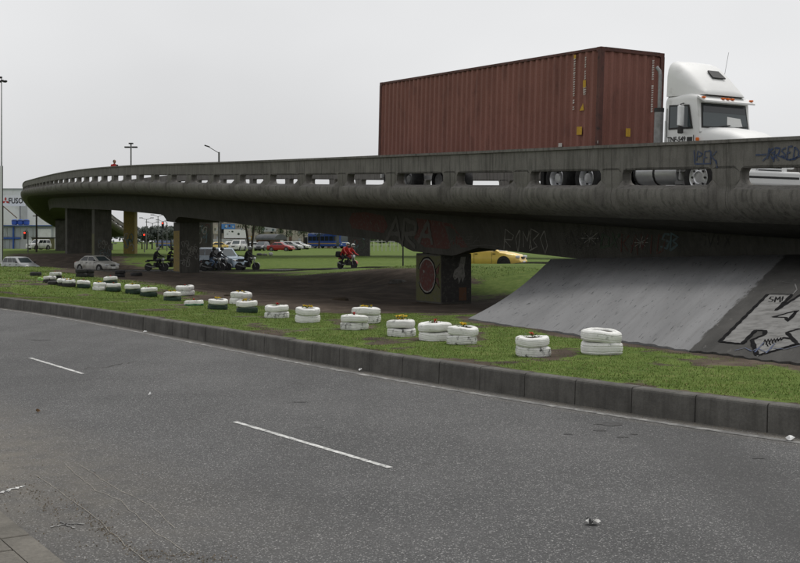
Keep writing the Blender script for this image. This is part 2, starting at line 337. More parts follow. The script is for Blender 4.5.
# ------------------------------------------------------------------ dirt mask, plus painted shade along the embankment foot
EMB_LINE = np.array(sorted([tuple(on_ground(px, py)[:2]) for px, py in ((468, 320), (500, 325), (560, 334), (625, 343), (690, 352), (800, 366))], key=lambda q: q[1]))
def dirt_shade_mask(x, y):
    sh = x.shape; xf, yf = x.ravel(), y.ravel(); d = np.zeros(xf.size)
    for i in range(0, xf.size, 20000):
        X, Y = xf[i:i+20000], yf[i:i+20000]; s, o = bridge_coords(X, Y)
        edge = np.interp(s, [-10, 2, 8, 12, 40, 60, 75, 95], [-.5, -1.5, -4.2, -5., -4.6, -5.5, -4, -3])
        r = fbm(X*.35, Y*.35)-.5
        m = np.clip((o-edge)/1.6+r*2.2, 0, 1)*np.clip((9.5+r*9-o)/3, 0, 1)*np.clip((s+4)/6, 0, 1)*np.clip((125-s)/15, 0, 1)
        d[i:i+20000] = m
        # worn spots in the verge
        w = fbm(X*.9+40, Y*.9+11); a, v = kerb_coords(X, Y)
        d[i:i+20000] = np.maximum(d[i:i+20000], np.clip((w-.585)/.1, 0, .8)*(v < 14))
        d[i:i+20000] = np.maximum(d[i:i+20000], np.clip((.42+.4*(fbm(X*3, Y*3)-.5)-v)/.16, 0, 1)*.9)
        if EMB_LINE is not None: d[i:i+20000] = np.maximum(d[i:i+20000], np.clip((.38+.8*(fbm(X*1.6, Y*1.6)-.5)-np.abs(X-np.interp(Y, EMB_LINE[:, 1], EMB_LINE[:, 0]))*.95)/.25, 0, 1)*(Y < 27)*(Y > 8))  # shadow at the embankment foot, painted in as a strip of dark soil
    return d.reshape(sh)

# ------------------------------------------------------------------ ground sheets
def grid_sheet(name, avals, vvals, zf, material, attrs=None, base=kerb_pt):
    A, V = np.meshgrid(avals, vvals, indexing='ij'); P = KP[-1]+A[..., None]*E_K+(kerb_b(A)+V)[..., None]*N_K
    Z = zf(P[..., 0], P[..., 1], A, V); n, m = A.shape
    vs = np.concatenate([P, Z[..., None]], -1).reshape(-1, 3)
    i = np.arange(n*m).reshape(n, m); f = np.stack([i[:-1, :-1], i[:-1, 1:], i[1:, 1:], i[1:, :-1]], -1).reshape(-1, 4)
    me = bpy.data.meshes.new(name); me.from_pydata(vs.tolist(), [], f.tolist()); me.materials.append(material); me.shade_smooth()
    for k, fn in (attrs or {}).items():
        at_ = me.attributes.new(k, 'FLOAT', 'POINT'); at_.data.foreach_set('value', fn(P[..., 0], P[..., 1], A, V).ravel().astype(np.float32))
    o = link(name, me)
    if me.polygons[len(me.polygons)//2].normal.z < 0: me.flip_normals()
    return o
av = np.concatenate([np.linspace(-1500, -60, 14), np.linspace(-50, -8, 22), np.arange(-7, 62, .4), np.arange(62, 200, 1.5), np.geomspace(202, 2500, 20)])
vv = np.concatenate([np.arange(.1, 14, .35), np.arange(14, 80, 1.), np.arange(80, 220, 4), np.geomspace(224, 3000, 22)])
structure(grid_sheet('ground', av, vv, lambda x, y, A, V: terrain(x, y), M_ground, {'dirt': lambda x, y, A, V: dirt_shade_mask(x, y)}))
# near kerb line on the photographer's side
nk0, nk1 = on_z(0, 515, 0), on_z(45, 563, 0)
nka, nkv = kerb_coords(np.array([nk0.x, nk1.x]), np.array([nk0.y, nk1.y])); NEARV = float(nkv.mean())
def dust(x, y, A, V):
    near = np.clip((NEARV+2.1-V)/1.5, 0, 1)*np.clip((A+1)/5, 0, 1); kerb = np.clip((V+.45)/.4, 0, 1)*.75
    return np.maximum(near*.9, kerb)
av2 = np.concatenate([np.linspace(-600, -20, 12), np.arange(-19, 60, .3), np.geomspace(61, 1500, 24)])
road = structure(grid_sheet('road', av2, np.concatenate([[NEARV-6, NEARV-1], np.arange(NEARV-.8, 0, .25), [.05]]), lambda x, y, A, V: 0*x, M_asph, {'dust': dust}))
structure(grid_sheet('near_verge', av2, np.array([-1500, -300, -60, NEARV-9, NEARV-5.5]), lambda x, y, A, V: 0*x+.02, M_ground, {'dirt': lambda x, y, A, V: 0*x+.2}))

def strip(name, a0, a1, v0, v1, z, m, parent, step=.3):
    mb = MB(); n = max(2, int((a1-a0)/step)); L = []
    for k in range(n+1):
        a = a0+(a1-a0)*k/n; p, q = kerb_pt(a, v0), kerb_pt(a, v1); L += [(p[0], p[1], z), (q[0], q[1], z)]
    mb.add(L, [(2*k, 2*k+1, 2*k+3, 2*k+2) for k in range(n)]); o = mb.build(name, m, parent)
    if o.data.polygons[0].normal.z < 0: o.data.flip_normals()
    return o
# lane dashes, edge line
d0, d1 = on_z(235, 422, 0), on_z(390, 468, 0); c0, c1 = on_z(30, 358, 0), on_z(83, 374, 0)
la, lv = kerb_coords(np.array([d0.x, d1.x, c0.x, c1.x]), np.array([d0.y, d1.y, c0.y, c1.y]))
def dash(p, q, w=.06):
    mb = MB(); p, q = Vector(p), Vector(q); n = 12; d = (q-p).normalized(); t = Vector((-d.y, d.x, 0))*w/2; L = []
    for k in range(n+1): c = p+(q-p)*k/n+Vector((0, 0, .004)); j = 1+.12*random.uniform(-1, 1); L += [c+t*j, c-t*j]
    mb.add(L, [(2*k, 2*k+1, 2*k+3, 2*k+2) for k in range(n)]); return mb.build('lane_dash', M_line, road)
dash(d0, d1); dash(c0, c1)
per = c0-d0
for k in (2, 3, 4, 5): dash(d0+per*k, d1+per*k)
dash(d0-per, d1-per)
strip('edge_line', -12, 70, -.32, -.22, .004, M_lineworn, road)

# kerb blocks
kerbline = structure(bpy.data.objects.new('kerb', None)); COL.objects.link(kerbline)
KBL = .8
aj = kerb_coords(np.array([on_z(765.5, 433, 0).x]), np.array([on_z(765.5, 433, 0).y]))[0][0]
def kerb_block(a, L, v0, v1, h, parent, m, name='kerb_block'):
    p, q = kerb_pt(a+.006, 0), kerb_pt(a+L-.006, 0); d = Vector((q[0]-p[0], q[1]-p[1], 0)); ang = math.atan2(d.y, d.x)
    mb = MB(); j = random.uniform(-.006, .006)
    prof = [(v0, -.1), (v0+.012, h-.03), (v0+.02, h-.012), (v0+.04, h), (v1, h+.002), (v1, -.1)]
    nn = Vector((N_K[0], N_K[1], 0)); rings = []
    for pt in (p, q): rings.append([Vector((pt[0], pt[1], 0))+nn*(u+j)+Vector((0, 0, z+j*.6)) for u, z in prof])
    mb.loft(rings); return fixn(mb.build(name, m, parent))
for k in range(-14, 84): kerb_block(aj+k*KBL, KBL, 0, .17, KH+.012, kerbline, M_kerb)
nearkerb = structure(bpy.data.objects.new('near_kerb', None)); COL.objects.link(nearkerb)
NQ0, NQ1 = on_z(-3, 516, .0), on_z(54, 563, .0); NU = (NQ1-NQ0).normalized(); NW = Vector((NU.y, -NU.x, 0))
if NW.x > 0: NW = -NW
def near_slab(a0, a1, w0, w1, h, name, m):
    q = [NQ0+NU*a+NW*w for a, w in ((a0, w0), (a1, w0), (a1, w1), (a0, w1))]; mb = MB(); mb.loft([[(p.x, p.y, -.05) for p in q], [(p.x, p.y, h-.015) for p in q], [(p.x+(.01 if k in (0, 3) else -.01)*NU.x, p.y+(.01 if k in (0, 3) else -.01)*NU.y, h) for k, p in enumerate(q)]]); return fixn(mb.build(name, m, nearkerb))
for k in range(-14, 10): near_slab(k*.8+.005, k*.8+.795, 0, .17, .05, 'kerb_block', M_path)
for k in range(-10, 7):
    for j_ in range(3): near_slab(k*1.1+.006, k*1.1+1.094, .18+j_*1.1, .18+j_*1.1+1.09, .054, 'pavement_slab', M_path)
# road cracks, seams and grit near the left corner
def road_mark(pxs, w, m, name, z=.005):
    P = []; 
    for (x0, y0), (x1, y1) in zip(pxs[:-1], pxs[1:]):
        for k in range(6): P.append(on_z(x0+(x1-x0)*k/6+random.uniform(-1.2, 1.2), y0+(y1-y0)*k/6+random.uniform(-.8, .8), z))
    P.append(on_z(*pxs[-1], z)); mb = MB(); mb.ribbon(P, w, [(0, 0, 1)]*len(P)); o = mb.build(name, m, road)
    if o.data.polygons[0].normal.z < 0: o.data.flip_normals()
    return o
road_mark([(66, 465), (95, 490), (120, 500), (150, 528), (190, 555)], .0035, M_crack, 'crack')
road_mark([(80, 465), (110, 485), (150, 505), (175, 528)], .0035, M_crack, 'crack')
road_mark([(35, 474), (62, 493), (95, 517), (125, 545), (150, 563)], .0035, M_crack, 'crack')
road_mark([(0, 493), (12, 489), (24, 486)], .03, M_line, 'paint_remnant'); road_mark([(52, 527), (66, 524), (84, 524)], .018, M_lineworn, 'paint_remnant'); road_mark([(60, 521), (74, 528)], .014, M_lineworn, 'paint_remnant')

def tar_patch(px, py, w, h, sd):
    random.seed(sd); P = []
    for k in range(14): a = k/14*6.283; r_ = random.uniform(.55, 1.2); P.append(on_z(px+w*r_*math.cos(a), py+h*r_*math.sin(a), .0035))
    mb = MB(); mb.add(P, [tuple(range(14))]); o = mb.build('tar_patch', M_tar, road)
    if o.data.polygons[0].normal.z < 0: o.data.flip_normals()
M_tar = mat('tar_stain', (.045, .044, .043), .85, (.072, .0715, .07), 18, .4, .6, world=True, bump=.4, bscale=60)
for q in ((600, 430, 7, 1.2, 1), (622, 437, 6, .9, 2), (610, 424, 16, 2.2, 3), (760, 458, 7, .9, 4), (634, 434, 4, .6, 5), (568, 434, 5, .5, 6), (40, 340, 12, .6, 7), (300, 402, 9, .5, 8)): tar_patch(*q)
random.seed(12)
road_mark([(85, 368), (105, 367), (120, 364), (140, 361)], .014, M_darkcrack, 'tar_smear')

# grit, leaves and pebbles lying on the dusty edge: uncountable
mb = MB()
for k in range(2000):
    if k < 700: a, v = random.uniform(0, 14), NEARV+abs(random.gauss(.05, .5))
    elif k < 1150:                                                    # swept rows of grit beside the old seams
        (x0, y0), (x1, y1) = random.choice((((28, 486), (62, 522)), ((95, 524), (150, 562)), ((60, 492), (118, 540)), ((150, 555), (230, 560)))); t_ = random.random()
        q_ = on_z(x0+(x1-x0)*t_+random.gauss(0, 5), y0+(y1-y0)*t_+random.gauss(0, 3), 0); a, v = (float(w_[0]) for w_ in kerb_coords(np.array([q_.x]), np.array([q_.y])))
    else: a, v = random.uniform(-3, 45), -abs(random.gauss(.03, .12))-.02
    p = kerb_pt(a, v); r = random.uniform(.003, .0085); an = random.random()*6
    mb.add([(p[0]+r*math.cos(an+t)*(1, .7, 1.2)[i], p[1]+r*math.sin(an+t)*(1, .7, 1.2)[i], .002) for i, t in enumerate((0, 2.1, 4.2))]+[(p[0], p[1], .004+r*.8)], [(0, 1, 3), (1, 2, 3), (2, 0, 3)])
stuff(tag(mb.build('road_grit', mat('grit', (.07, .06, .045), .95, (.24, .2, .15), 30, world=True)), 'loose grit and pebbles along the road edges', 'grit'))
def litter(name, label, px, py, s, m, seed):
    random.seed(seed); p = on_z(px, py, 0); mb = MB(); n = 9; vs = [(0, 0, .02)]
    for k in range(n): a = k/n*6.283; r = s*random.uniform(.6, 1.15); vs.append((r*math.cos(a)*1.4, r*math.sin(a), random.uniform(.004, .035)))
    for k in range(n): x, y, z = vs[k+1]; vs.append((x*.6, y*.6, random.uniform(.02, .05)))
    fs = [(1+k, 1+(k+1) % n, 1+n+(k+1) % n, 1+n+k) for k in range(n)]+[(0, 1+n+k, 1+n+(k+1) % n) for k in range(n)]
    mb.add(vs, fs); o = mb.build(name, m); o.location = (p.x, p.y, .004); o.rotation_euler = (0, 0, seed); tag(o, label, 'litter'); return o
M_lit = mat('scrap_paper', (.7, .69, .66), .8, (.05, .05, .05), 14, .45, .5)
litter('paper_scrap', 'crumpled black and white scrap lying in the near lane', 592, 525, 0.039, M_lit, 3)
litter('paper_scrap', 'pale scrap against the kerb at the right edge', 790, 441, 0.039, M_paper, 4)
litter('paper_scrap', 'small pale scrap below the kerb midway along the road', 360, 371.5, 0.028, M_paper, 5)
litter('paper_scrap', 'small white scrap by the kerb on the left', 145, 333, 0.033, M_paper, 6)
litter('paper_scrap', 'tiny pale scrap in the middle of the road', 150, 396, 0.022, M_paper, 8)
litter('dead_leaf', 'tiny brown leaf on the road at far left', 38, 413, .025, mat('dead_leaf', (.12, .07, .03), .9), 9)
random.seed(11)

# side road that passes under the viaduct
SR = [(-70, 92), (-45, 88), (-26, 84.5), (-14, 81.5), (-8, 79.5), (-3.6, 77), (1, 71.5), (6, 64), (12, 54), (19, 44), (30, 30), (45, 14)]
def side_pt(t, o):
    k = min(int(t), len(SR)-2); f = t-k; p0, p1, p2, p3 = (SR[max(0, min(len(SR)-1, k+j))] for j in (-1, 0, 1, 2))
    cr = lambda a, b, c, d: .5*((2*b)+(-a+c)*f+(2*a-5*b+4*c-d)*f*f+(-a+3*b-3*c+d)*f**3)
    dr = lambda a, b, c, d: .5*((-a+c)+2*(2*a-5*b+4*c-d)*f+3*(-a+3*b-3*c+d)*f*f)
    x, y = cr(p0[0], p1[0], p2[0], p3[0]), cr(p0[1], p1[1], p2[1], p3[1]); dx, dy = dr(p0[0], p1[0], p2[0], p3[0]), dr(p0[1], p1[1], p2[1], p3[1]); l = math.hypot(dx, dy)
    return x-dy/l*o, y+dx/l*o, math.atan2(dy, dx)
T = np.linspace(0, len(SR)-1.001, 160); mb = MB(); no = 9; vs = []
for t in T:
    for o_ in np.linspace(-2.6, 2.6, no): x, y, _ = side_pt(t, o_); vs.append((x, y, gz(x, y)+.03))
mb.add(vs, [(i*no+k, (i+1)*no+k, (i+1)*no+k+1, i*no+k+1) for i in range(len(T)-1) for k in range(no-1)])
sr = structure(mb.build('side_road', M_asph))
if sr.data.polygons[0].normal.z < 0: sr.data.flip_normals()
for off, nm in ((2.7, 'far_side_kerb'), (-2.7, 'near_side_kerb')):
    mb = MB(); rings = []
    for t in T:
        ring = []
        for dv, dz in ((-.08, -.1), (-.08, .1), (.08, .1), (.08, -.1)): x, y, _ = side_pt(t, off+dv); ring.append((x, y, gz(x, y)+dz))
        rings.append(ring)
    mb.loft(rings); structure(fixn(mb.build(nm, M_kerb)))

# ------------------------------------------------------------------ the viaduct
via = thing('viaduct', 'long curved grey concrete viaduct with slotted parapet sweeping across the picture', 'viaduct')
FASC, LIP, HT = .02, -.97, -.56
# outer profile: (inset, height, bulge weight)
PROF = [(.30, 0, 0), (-.03, .0, 0), (-.035, -.07, 0), (.02, -.085, 0), (.02, -.3, 0), (.02, HT-.05, 0), (.02, HT, 0), (.02, HT-.05, 0), (.02, LIP+.05, 0), (.03, LIP, .0), (.0, LIP-.06, .75), (-.02, -1.06, 1), (-.05, -1.16, 1), (-.05, -1.29, .9), (-.01, -1.43, .7), (.1, -1.56, .5), (.3, -1.67, .3), (.6, -1.76, .1)]
HROW = (6, 9)                                                      # rows between which the slot is open
def corner(s, h0, h1, r):                                          # rounded slot ends
    e_ = min(abs(s-h0), abs(s-h1)) if h0-1e-6 <= s <= h1+1e-6 else 9; c = .13 if e_ < .01 else .06 if e_ < .06 else .015 if e_ < .14 else 0
    return {6: -c, 7: -c*.6, 8: c*.6, 9: c}.get(r, 0)
def parapet_panel(k, far=False, lod=1):
    s1 = k*PITCH+.385; s0 = s1-PITCH; g = .005
    h0, h1 = k*PITCH-2.85, k*PITCH                                # slot
    us = [s0+g, s0+.2, h0-.14, h0, h0+.04, h0+.12, h0+.5] + ([h0+1.0, h0+1.42, h0+1.85] if lod else []) + [h1-.5, h1-.12, h1-.04, h1, h1+.14, s1-.2, s1-g]
    i0, i1 = us.index(h0), us.index(h1)
    mb = MB(); nu, nv = len(us), len(PROF); vs = []
    def W_(s, i, h): return B(s, (DW-i) if far else i, h)
    for j, s in enumerate(us):
        w = min(1, max(0, (s-(h0-.14))/.18), max(0, ((h1+.14)-s)/.18)); w = w*w*(3-2*w)
        for r, (i, h, b) in enumerate(PROF):
            hh = h
            hh += corner(s, h0, h1, r)
            vs.append(W_(s, i-.2*b*w+.05*b*(1-w), hh))
    nO = len(vs)
    for j, s in enumerate(us):                                     # inner face (deck side), same rows 0..9 then down to the deck
        for r in range(10):
            h = PROF[r][1]
            h += corner(s, h0, h1, r)
            vs.append(W_(s, .30 if r else .30, h if r else 0.))
        vs.append(W_(s, .30, -1.30))
    fs = []; ni = 11
    for j in range(nu-1):
        for r in range(nv-1):
            if HROW[0] <= r < HROW[1] and i0 <= j < i1: continue
            fs.append((j*nv+r, (j+1)*nv+r, (j+1)*nv+r+1, j*nv+r+1))
        for r in range(3, 10):
            if HROW[0] <= r < HROW[1] and i0 <= j < i1: continue
            a = nO+j*ni+r; fs.append((a, a+1, a+ni+1, a+ni))
        fs.append((j*nv+0, nO+j*ni+3, nO+(j+1)*ni+3, (j+1)*nv+0))
    for j in range(i0, i1):                                        # slot ceiling and sill
        for r in HROW: a = j*nv+r; b = (j+1)*nv+r; c = nO+(j+1)*ni+r; d = nO+j*ni+r; fs.append((a, b, c, d))
    for r in range(*HROW):                                         # slot jambs
        for j in (i0, i1): fs.append((j*nv+r, j*nv+r+1, nO+j*ni+r+1, nO+j*ni+r))
    for j in (0, nu-1): fs.append(tuple(j*nv+r for r in range(nv))+tuple(nO+j*ni+r for r in range(10, 2, -1)))
    mb.add(vs, fs); o = mb.build('parapet_panel', M_conc, via); fixn(o); o.data.shade_smooth(); o.data.set_sharp_from_angle(angle=R(30)); return o
NEARK = range(-5, 50)
for k in NEARK: parapet_panel(k, False, 1 if k < 14 else 0)
for k in range(-5, 50): parapet_panel(k, True, 0)
# girder, with deeper soffit beside the first pier
CR_I, WB_I = 3.1, 3.35
def CRH(s): return float(np.interp(s, [-30, 0, 10, 22, 60, 200], [-2.16, -2.14, -2.02, -1.9, -1.93, -1.98]))
HX, HY = [-40, 9, 14.8, 15.8, 16.4, 19.3, 19.8, 20.2, 20.6], [-3.1, -3.08, -3.02, -3.25, -3.4, -3.4, -3.32, -3.2, -3.1]
for q in (53,): HX += [q-2.6, q-1.9, q-1.3, q-1.0, q+1.0, q+1.3, q+1.9, q+2.6]; HY += [-3.1, -3.16, -3.34, -3.5, -3.5, -3.34, -3.16, -3.1]
HX.append(300); HY.append(-3.1)
def soffit(s): return float(np.interp(s, HX, HY))
def girder_ring(s, far_end=False):
    sf = soffit(s); c_ = CRH(s); half = [(.45, -1.64), (.62, -1.765), (1.2, -1.77+.4*(c_+1.77)), (2.2, -1.77+.8*(c_+1.77)), (CR_I, c_), (WB_I, sf)]
    r = [B(s, .302, DECK-.02), *[B(s, i, h) for i, h in half], *[B(s, DW-i, max(h, -3.06) if s < 22 else h) for i, h in reversed(half)], B(s, DW-.302, DECK-.02)]
    return r
ss = sorted(set(list(np.arange(-23, 178, 1.2))+list(np.arange(14, 22, .25))+[k for k in HX if 22 < k < 170]))
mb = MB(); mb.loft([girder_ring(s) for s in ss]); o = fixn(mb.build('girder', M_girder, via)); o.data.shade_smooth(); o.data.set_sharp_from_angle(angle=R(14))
mb = MB(); L = []
for s in ss: L += [B(s, .31, DECK), B(s, DW-.31, DECK)]
mb.add(L, [(2*k, 2*k+2, 2*k+3, 2*k+1) for k in range(len(ss)-1)]); o = mb.build('deck_surface', M_asph, via)
if o.data.polygons[0].normal.z < 0: o.data.flip_normals()
# piers
def pier(s, i, along, across, top_h, base_z, name='pier', col=M_pier, cap=True, parent=via):
    c = B(s, i, 0); a = heading(s); T_ = Matrix.Translation((c.x, c.y, 0)) @ Matrix.Rotation(-a, 4, 'Z')      # local y along the viaduct
    mb = MB(); zt = c.z+top_h
    mb.bbox((0, 0, (zt-.05+base_z-.4)/2), (across, along, zt-.05-base_z+.4), .03); o = mb.build(name, col, parent); o.matrix_world = T_; 
    if cap:
        m2 = MB(); m2.box((0, 0, zt+.12), (across*.8, along*.7, .36)); p2 = m2.build('bearing_pad', M_pier, o)
    return o, T_
PIERS = []
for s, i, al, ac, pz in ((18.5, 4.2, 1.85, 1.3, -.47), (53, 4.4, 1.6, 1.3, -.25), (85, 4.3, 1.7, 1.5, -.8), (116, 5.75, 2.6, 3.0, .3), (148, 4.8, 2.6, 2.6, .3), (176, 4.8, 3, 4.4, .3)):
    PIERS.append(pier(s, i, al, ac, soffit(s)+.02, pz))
# surface solvers for spray-paint on the concrete: pixel -> (u, v) on a surface
def solve(fn, px, py, u, v):
    for _ in range(30):
        p = fn(u, v); ex = 400+F*p.x/p.y-px; ey = HOR-F*(p.z-CAMZ)/p.y-py
        if abs(ex)+abs(ey) < .01: break
        J = []
        for du, dv in ((1e-3, 0), (0, 1e-3)): q = fn(u+du, v+dv); J.append(((400+F*q.x/q.y-px-ex)/1e-3, (HOR-F*(q.z-CAMZ)/q.y-py-ey)/1e-3))
        det = J[0][0]*J[1][1]-J[1][0]*J[0][1]
        if abs(det) < 1e-9: break
        u -= .8*(ex*J[1][1]-J[1][0]*ey)/det; v -= .8*(-ex*J[0][1]+J[0][0]*ey)/det
    return u, v
def surf_normal(fn, u, v):
    n = (fn(u+.01, v)-fn(u-.01, v)).cross(fn(u, v+.01)-fn(u, v-.01)).normalized(); p = fn(u, v)
    return n if n.dot(Vector((0, 0, CAMZ))-p) > 0 else -n
def stroke(mb, fn, pxs, w, u, v, off=.012):
    P = []; Nn = []
    for (x0, y0), (x1, y1) in zip(pxs[:-1], pxs[1:]):
        n = max(2, int(math.hypot(x1-x0, y1-y0)/3)+1)
        for k in range(n):
            u, v = solve(fn, x0+(x1-x0)*k/n, y0+(y1-y0)*k/n, u, v); q = surf_normal(fn, u, v); P.append(fn(u, v)+q*off); Nn.append(q)
    u, v = solve(fn, *pxs[-1], u, v); q = surf_normal(fn, u, v); P.append(fn(u, v)+q*off); Nn.append(q); mb.ribbon(P, w, Nn)
def patch(mb, fn, pxs, u, v, off=.006):
    P = []
    for x, y in pxs: u, v = solve(fn, x, y, u, v); P.append(fn(u, v)+surf_normal(fn, u, v)*off)
    mb.add(P, [tuple(range(len(P)))])
web = lambda s, t: B(s, CR_I+(WB_I-CR_I)*t, CRH(s)+(soffit(s)-CRH(s))*t)
fascia = lambda s, t: B(s, FASC, t)
GLYPH = {'A': [[(0, 1), (.4, 0), (.8, 1)], [(.15, .62), (.68, .62)]], 'R': [[(0, 1), (0, 0), (.65, .15), (.6, .45), (0, .55), (.75, 1)]], 'O': [[(.4, 0), (.05, .4), (.35, 1), (.75, .6), (.4, 0)]], 'M': [[(0, 1), (.1, 0), (.4, .7), (.7, 0), (.8, 1)]],
  'B': [[(0, 1), (0, 0), (.6, .2), (.1, .5), (.7, .75), (0, 1)]], 'P': [[(0, 1), (0, 0), (.7, .2), (.6, .5), (0, .55)]], 'F': [[(0, 1), (0, 0), (.7, 0)], [(0, .5), (.5, .5)]], 'K': [[(0, 0), (0, 1)], [(.7, 0), (.05, .5), (.75, 1)]], 'X': [[(0, 0), (.8, 1)], [(.8, 0), (0, 1)]], 'S': [[(.7, .1), (.2, 0), (.05, .35), (.7, .65), (.5, 1), (0, .9)]],
  'D': [[(0, 0), (0, 1), (.6, .8), (.7, .3), (0, 0)]], 'I': [[(.2, 0), (.2, 1)]], 'E': [[(.7, 0), (0, 0), (0, 1), (.7, 1)], [(0, .5), (.5, .5)]], 'V': [[(0, 0), (.35, 1), (.7, 0)]], '*': [[(0, .5), (1, .5)], [(.5, -.1), (.5, 1.1)], [(.1, .1), (.9, .9)], [(.1, .9), (.9, .1)]]}
def tagword(mb, fn, word, x, y, cw, h, w, u, v, slope=0., jit=.6, off=.012):
    for k, ch in enumerate(word):
        for st in GLYPH.get(ch, []):
            stroke(mb, fn, [(x+k*cw+a*cw*1.12+random.uniform(-jit, jit)*.7+(.5-b)*cw*.18, y+slope*(k+a)*cw+b*h*(1+.12*math.sin(k*2.1))+random.uniform(-jit, jit)*.9) for a, b in st], w, u, v, off)
def graffiti(m, parent=via):
    mb = MB(); return mb, lambda: mb.build('graffiti', m, parent)
g, done = graffiti(M_sred); patch(g, web, [(352, 213), (366, 212), (384, 216), (388, 226), (384, 233), (366, 230), (352, 228), (349, 220)], 22, .3); done()
g, done = graffiti(M_sred); patch(g, web, [(416, 218), (438, 221), (452, 224), (462, 238), (468, 247), (446, 249), (425, 247), (414, 238), (419, 228)], 17, .3); done()
g, done = graffiti(M_sdull); tagword(g, web, 'ARA', 388, 217, 16, 25, .17, 18, .3, .12, off=.02); done()
g, done = graffiti(M_sgrey); tagword(g, web, 'ROMBO', 505, 230, 9, 19, .034, 12, .4, .03, 2.6); done()
g, done = graffiti(M_sdark); tagword(g, web, 'OSKA', 566, 232, 9.5, 14, .035, 9, .4, .02, 1.6); done(); g, done = graffiti(M_sdark); tagword(g, web, 'SVIX', 700, 234, 8, 12, .03, 4, .3, 0, 1.5); done()
g, done = graffiti(M_sgrey); tagword(g, web, '*', 582, 231, 15, 14, .02, 9, .4); done(); g, done = graffiti(M_sgrey); tagword(g, web, '*', 634, 237, 13, 10, .02, 7, .4); done(); g, done = graffiti(M_sdull); stroke(g, web, [(470, 246), (486, 245), (500, 246.5)], .025, 14, .7); tagword(g, web, 'AREA', 450, 236, 8, 8, .022, 15, .5, 0, 1.); done()
g, done = graffiti(M_sred); tagword(g, web, 'KAVID', 622, 234, 9, 18, .04, 7, .3, .02, 1.5); done()
g, done = graffiti(M_sblue); tagword(g, web, 'SB', 662, 233, 9, 15, .06, 5, .3, 0, 1.5); done()
g, done = graffiti(M_sgreen); tagword(g, web, 'DX', 602, 233, 9, 14, .07, 8, .3, 0, 1.5); done()
g, done = graffiti(M_blue)
stroke(g, fascia, [(694.5, 150), (695, 164), (711, 163.5), (711, 151)], .032, 1, -.4); tagword(g, fascia, 'PFK', 697, 151.5, 7, 10, .03, 1, -.4, 0, 1.); stroke(g, fascia, [(716, 160), (717.5, 168)], .035, .8, -.4); done()
g, done = graffiti(M_blue)
stroke(g, fascia, [(756, 155), (766, 154.5), (775, 152)], .035, -.4, -.4); tagword(g, fascia, 'KRSEDX', 768, 148, 6.6, 12, .034, -.6, -.3, -.04, 1.6); stroke(g, fascia, [(763, 161), (771, 153), (790, 160), (803, 155)], .03, -.5, -.4); done()
# murals on the first pier
p0, T0 = PIERS[0]
def pier_face(side):
    def fn(u, v):
        q = T0 @ (Vector((-.65-.002, u, v)) if side == 'left' else Vector((u, -.925-.002, v))); return q
    return fn
fl, fr = pier_face('left'), pier_face('right')
def ell(cx, cy, rx, ry, n=22, a0=0, a1=6.2832): return [(cx+rx*math.cos(a0+(a1-a0)*k/n), cy+ry*math.sin(a0+(a1-a0)*k/n)) for k in range(n+1)]
def face_shape(fn, pts, m, off):
    mb = MB(); mb.add([fn(u, v)+surf_normal(fn, u, v)*off for u, v in pts], [tuple(range(len(pts)))]); o = mb.build('mural', m, via); return o
def face_line(fn, pts, w, m, off):
    mb = MB(); P = [fn(u, v)+surf_normal(fn, u, v)*off for u, v in pts]; mb.ribbon(P, w, [surf_normal(fn, *pts[0])]*len(P)); return mb.build('mural', m, via)
zb, zt0 = -.47, B(18.5, 4.2, 0).z+soffit(18.5)
face_shape(fl, [(-.9, zb+.1), (.9, zb+.1), (.9, zt0-.12), (-.9, zt0-.12)], M_solive, .004)
zc = (zb+zt0)/2+.1
face_shape(fl, ell(.08, zc, .58, .6)[:-1], M_sfish, .008)
face_line(fl, ell(.08, zc, .64, .66, 24, .35, 5.9), .08, M_ink, .01); face_line(fl, ell(.08, zc, .59, .61, 24, .4, 5.85), .05, M_scream, .014)
for sg in (-1, 1): face_shape(fl, [(-.42, zc+.05*sg), (-.82, zc+.4*sg), (-.76, zc+.08*sg)], M_sfish, .009); face_line(fl, [(-.42, zc+.12*sg), (-.84, zc+.45*sg), (-.7, zc)], .04, M_ink, .012)
face_shape(fl, ell(.3, zc+.14, .05, .05)[:-1], M_scream, .016)
face_shape(fr, [(-.62, zb+.1), (.62, zb+.1), (.62, zt0-.12), (-.62, zt0-.12)], M_sdark, .004)
face_shape(fr, [(.18, zt0-.15), (.4, zt0-.15), (.32, zc+.3), (.36, zc), (.25, zc-.25), (.2, zc-.05), (.1, zc-.3), (.05, zc-.05), (-.08, zc-.15), (-.16, zc-.02), (-.1, zc+.2), (.1, zc+.35)], M_sgrey, .008)
face_shape(fr, [(.1, zb+.15), (.42, zb+.15), (.42, zb+.62), (.1, zb+.62)], M_sbrown, .008)
# scrawls on the taller piers
for (po, T_), (hw, hl), cols in zip(PIERS[1:3], ((.65, .8), (.75, .85)), ((M_sgrey, M_syel), (M_sblue, M_sgreen))):
    z0 = -.1
    for m_ in range(2):
        mb = MB()
        for k in range(9):
            c = Vector((random.uniform(-hw*.8, hw*.8), -hl-.012-.003*m_, z0+random.uniform(.3, 1.9))); P = []
            for j in range(9): a = j/8*random.uniform(3, 6)+k; P.append(T_ @ (c+Vector((min(.12, hw-abs(c.x))*math.cos(a), 0, .2*math.sin(a)))))
            mb.ribbon(P, .035, [T_.to_3x3() @ Vector((0, -1, 0))]*9)
        mb.build('graffiti', cols[m_] if m_ == 0 else M_sgrey, via)
    mb = MB(); mb.add([T_ @ Vector((-hw-.006, y, z)) for y, z in ((-hl+.05, z0), (hl-.05, z0), (hl-.05, z0+2.6), (-hl+.05, z0+2.6))], [(0, 1, 2, 3)]); mb.build('graffiti', M_syel if hw < .7 else M_solive, via)

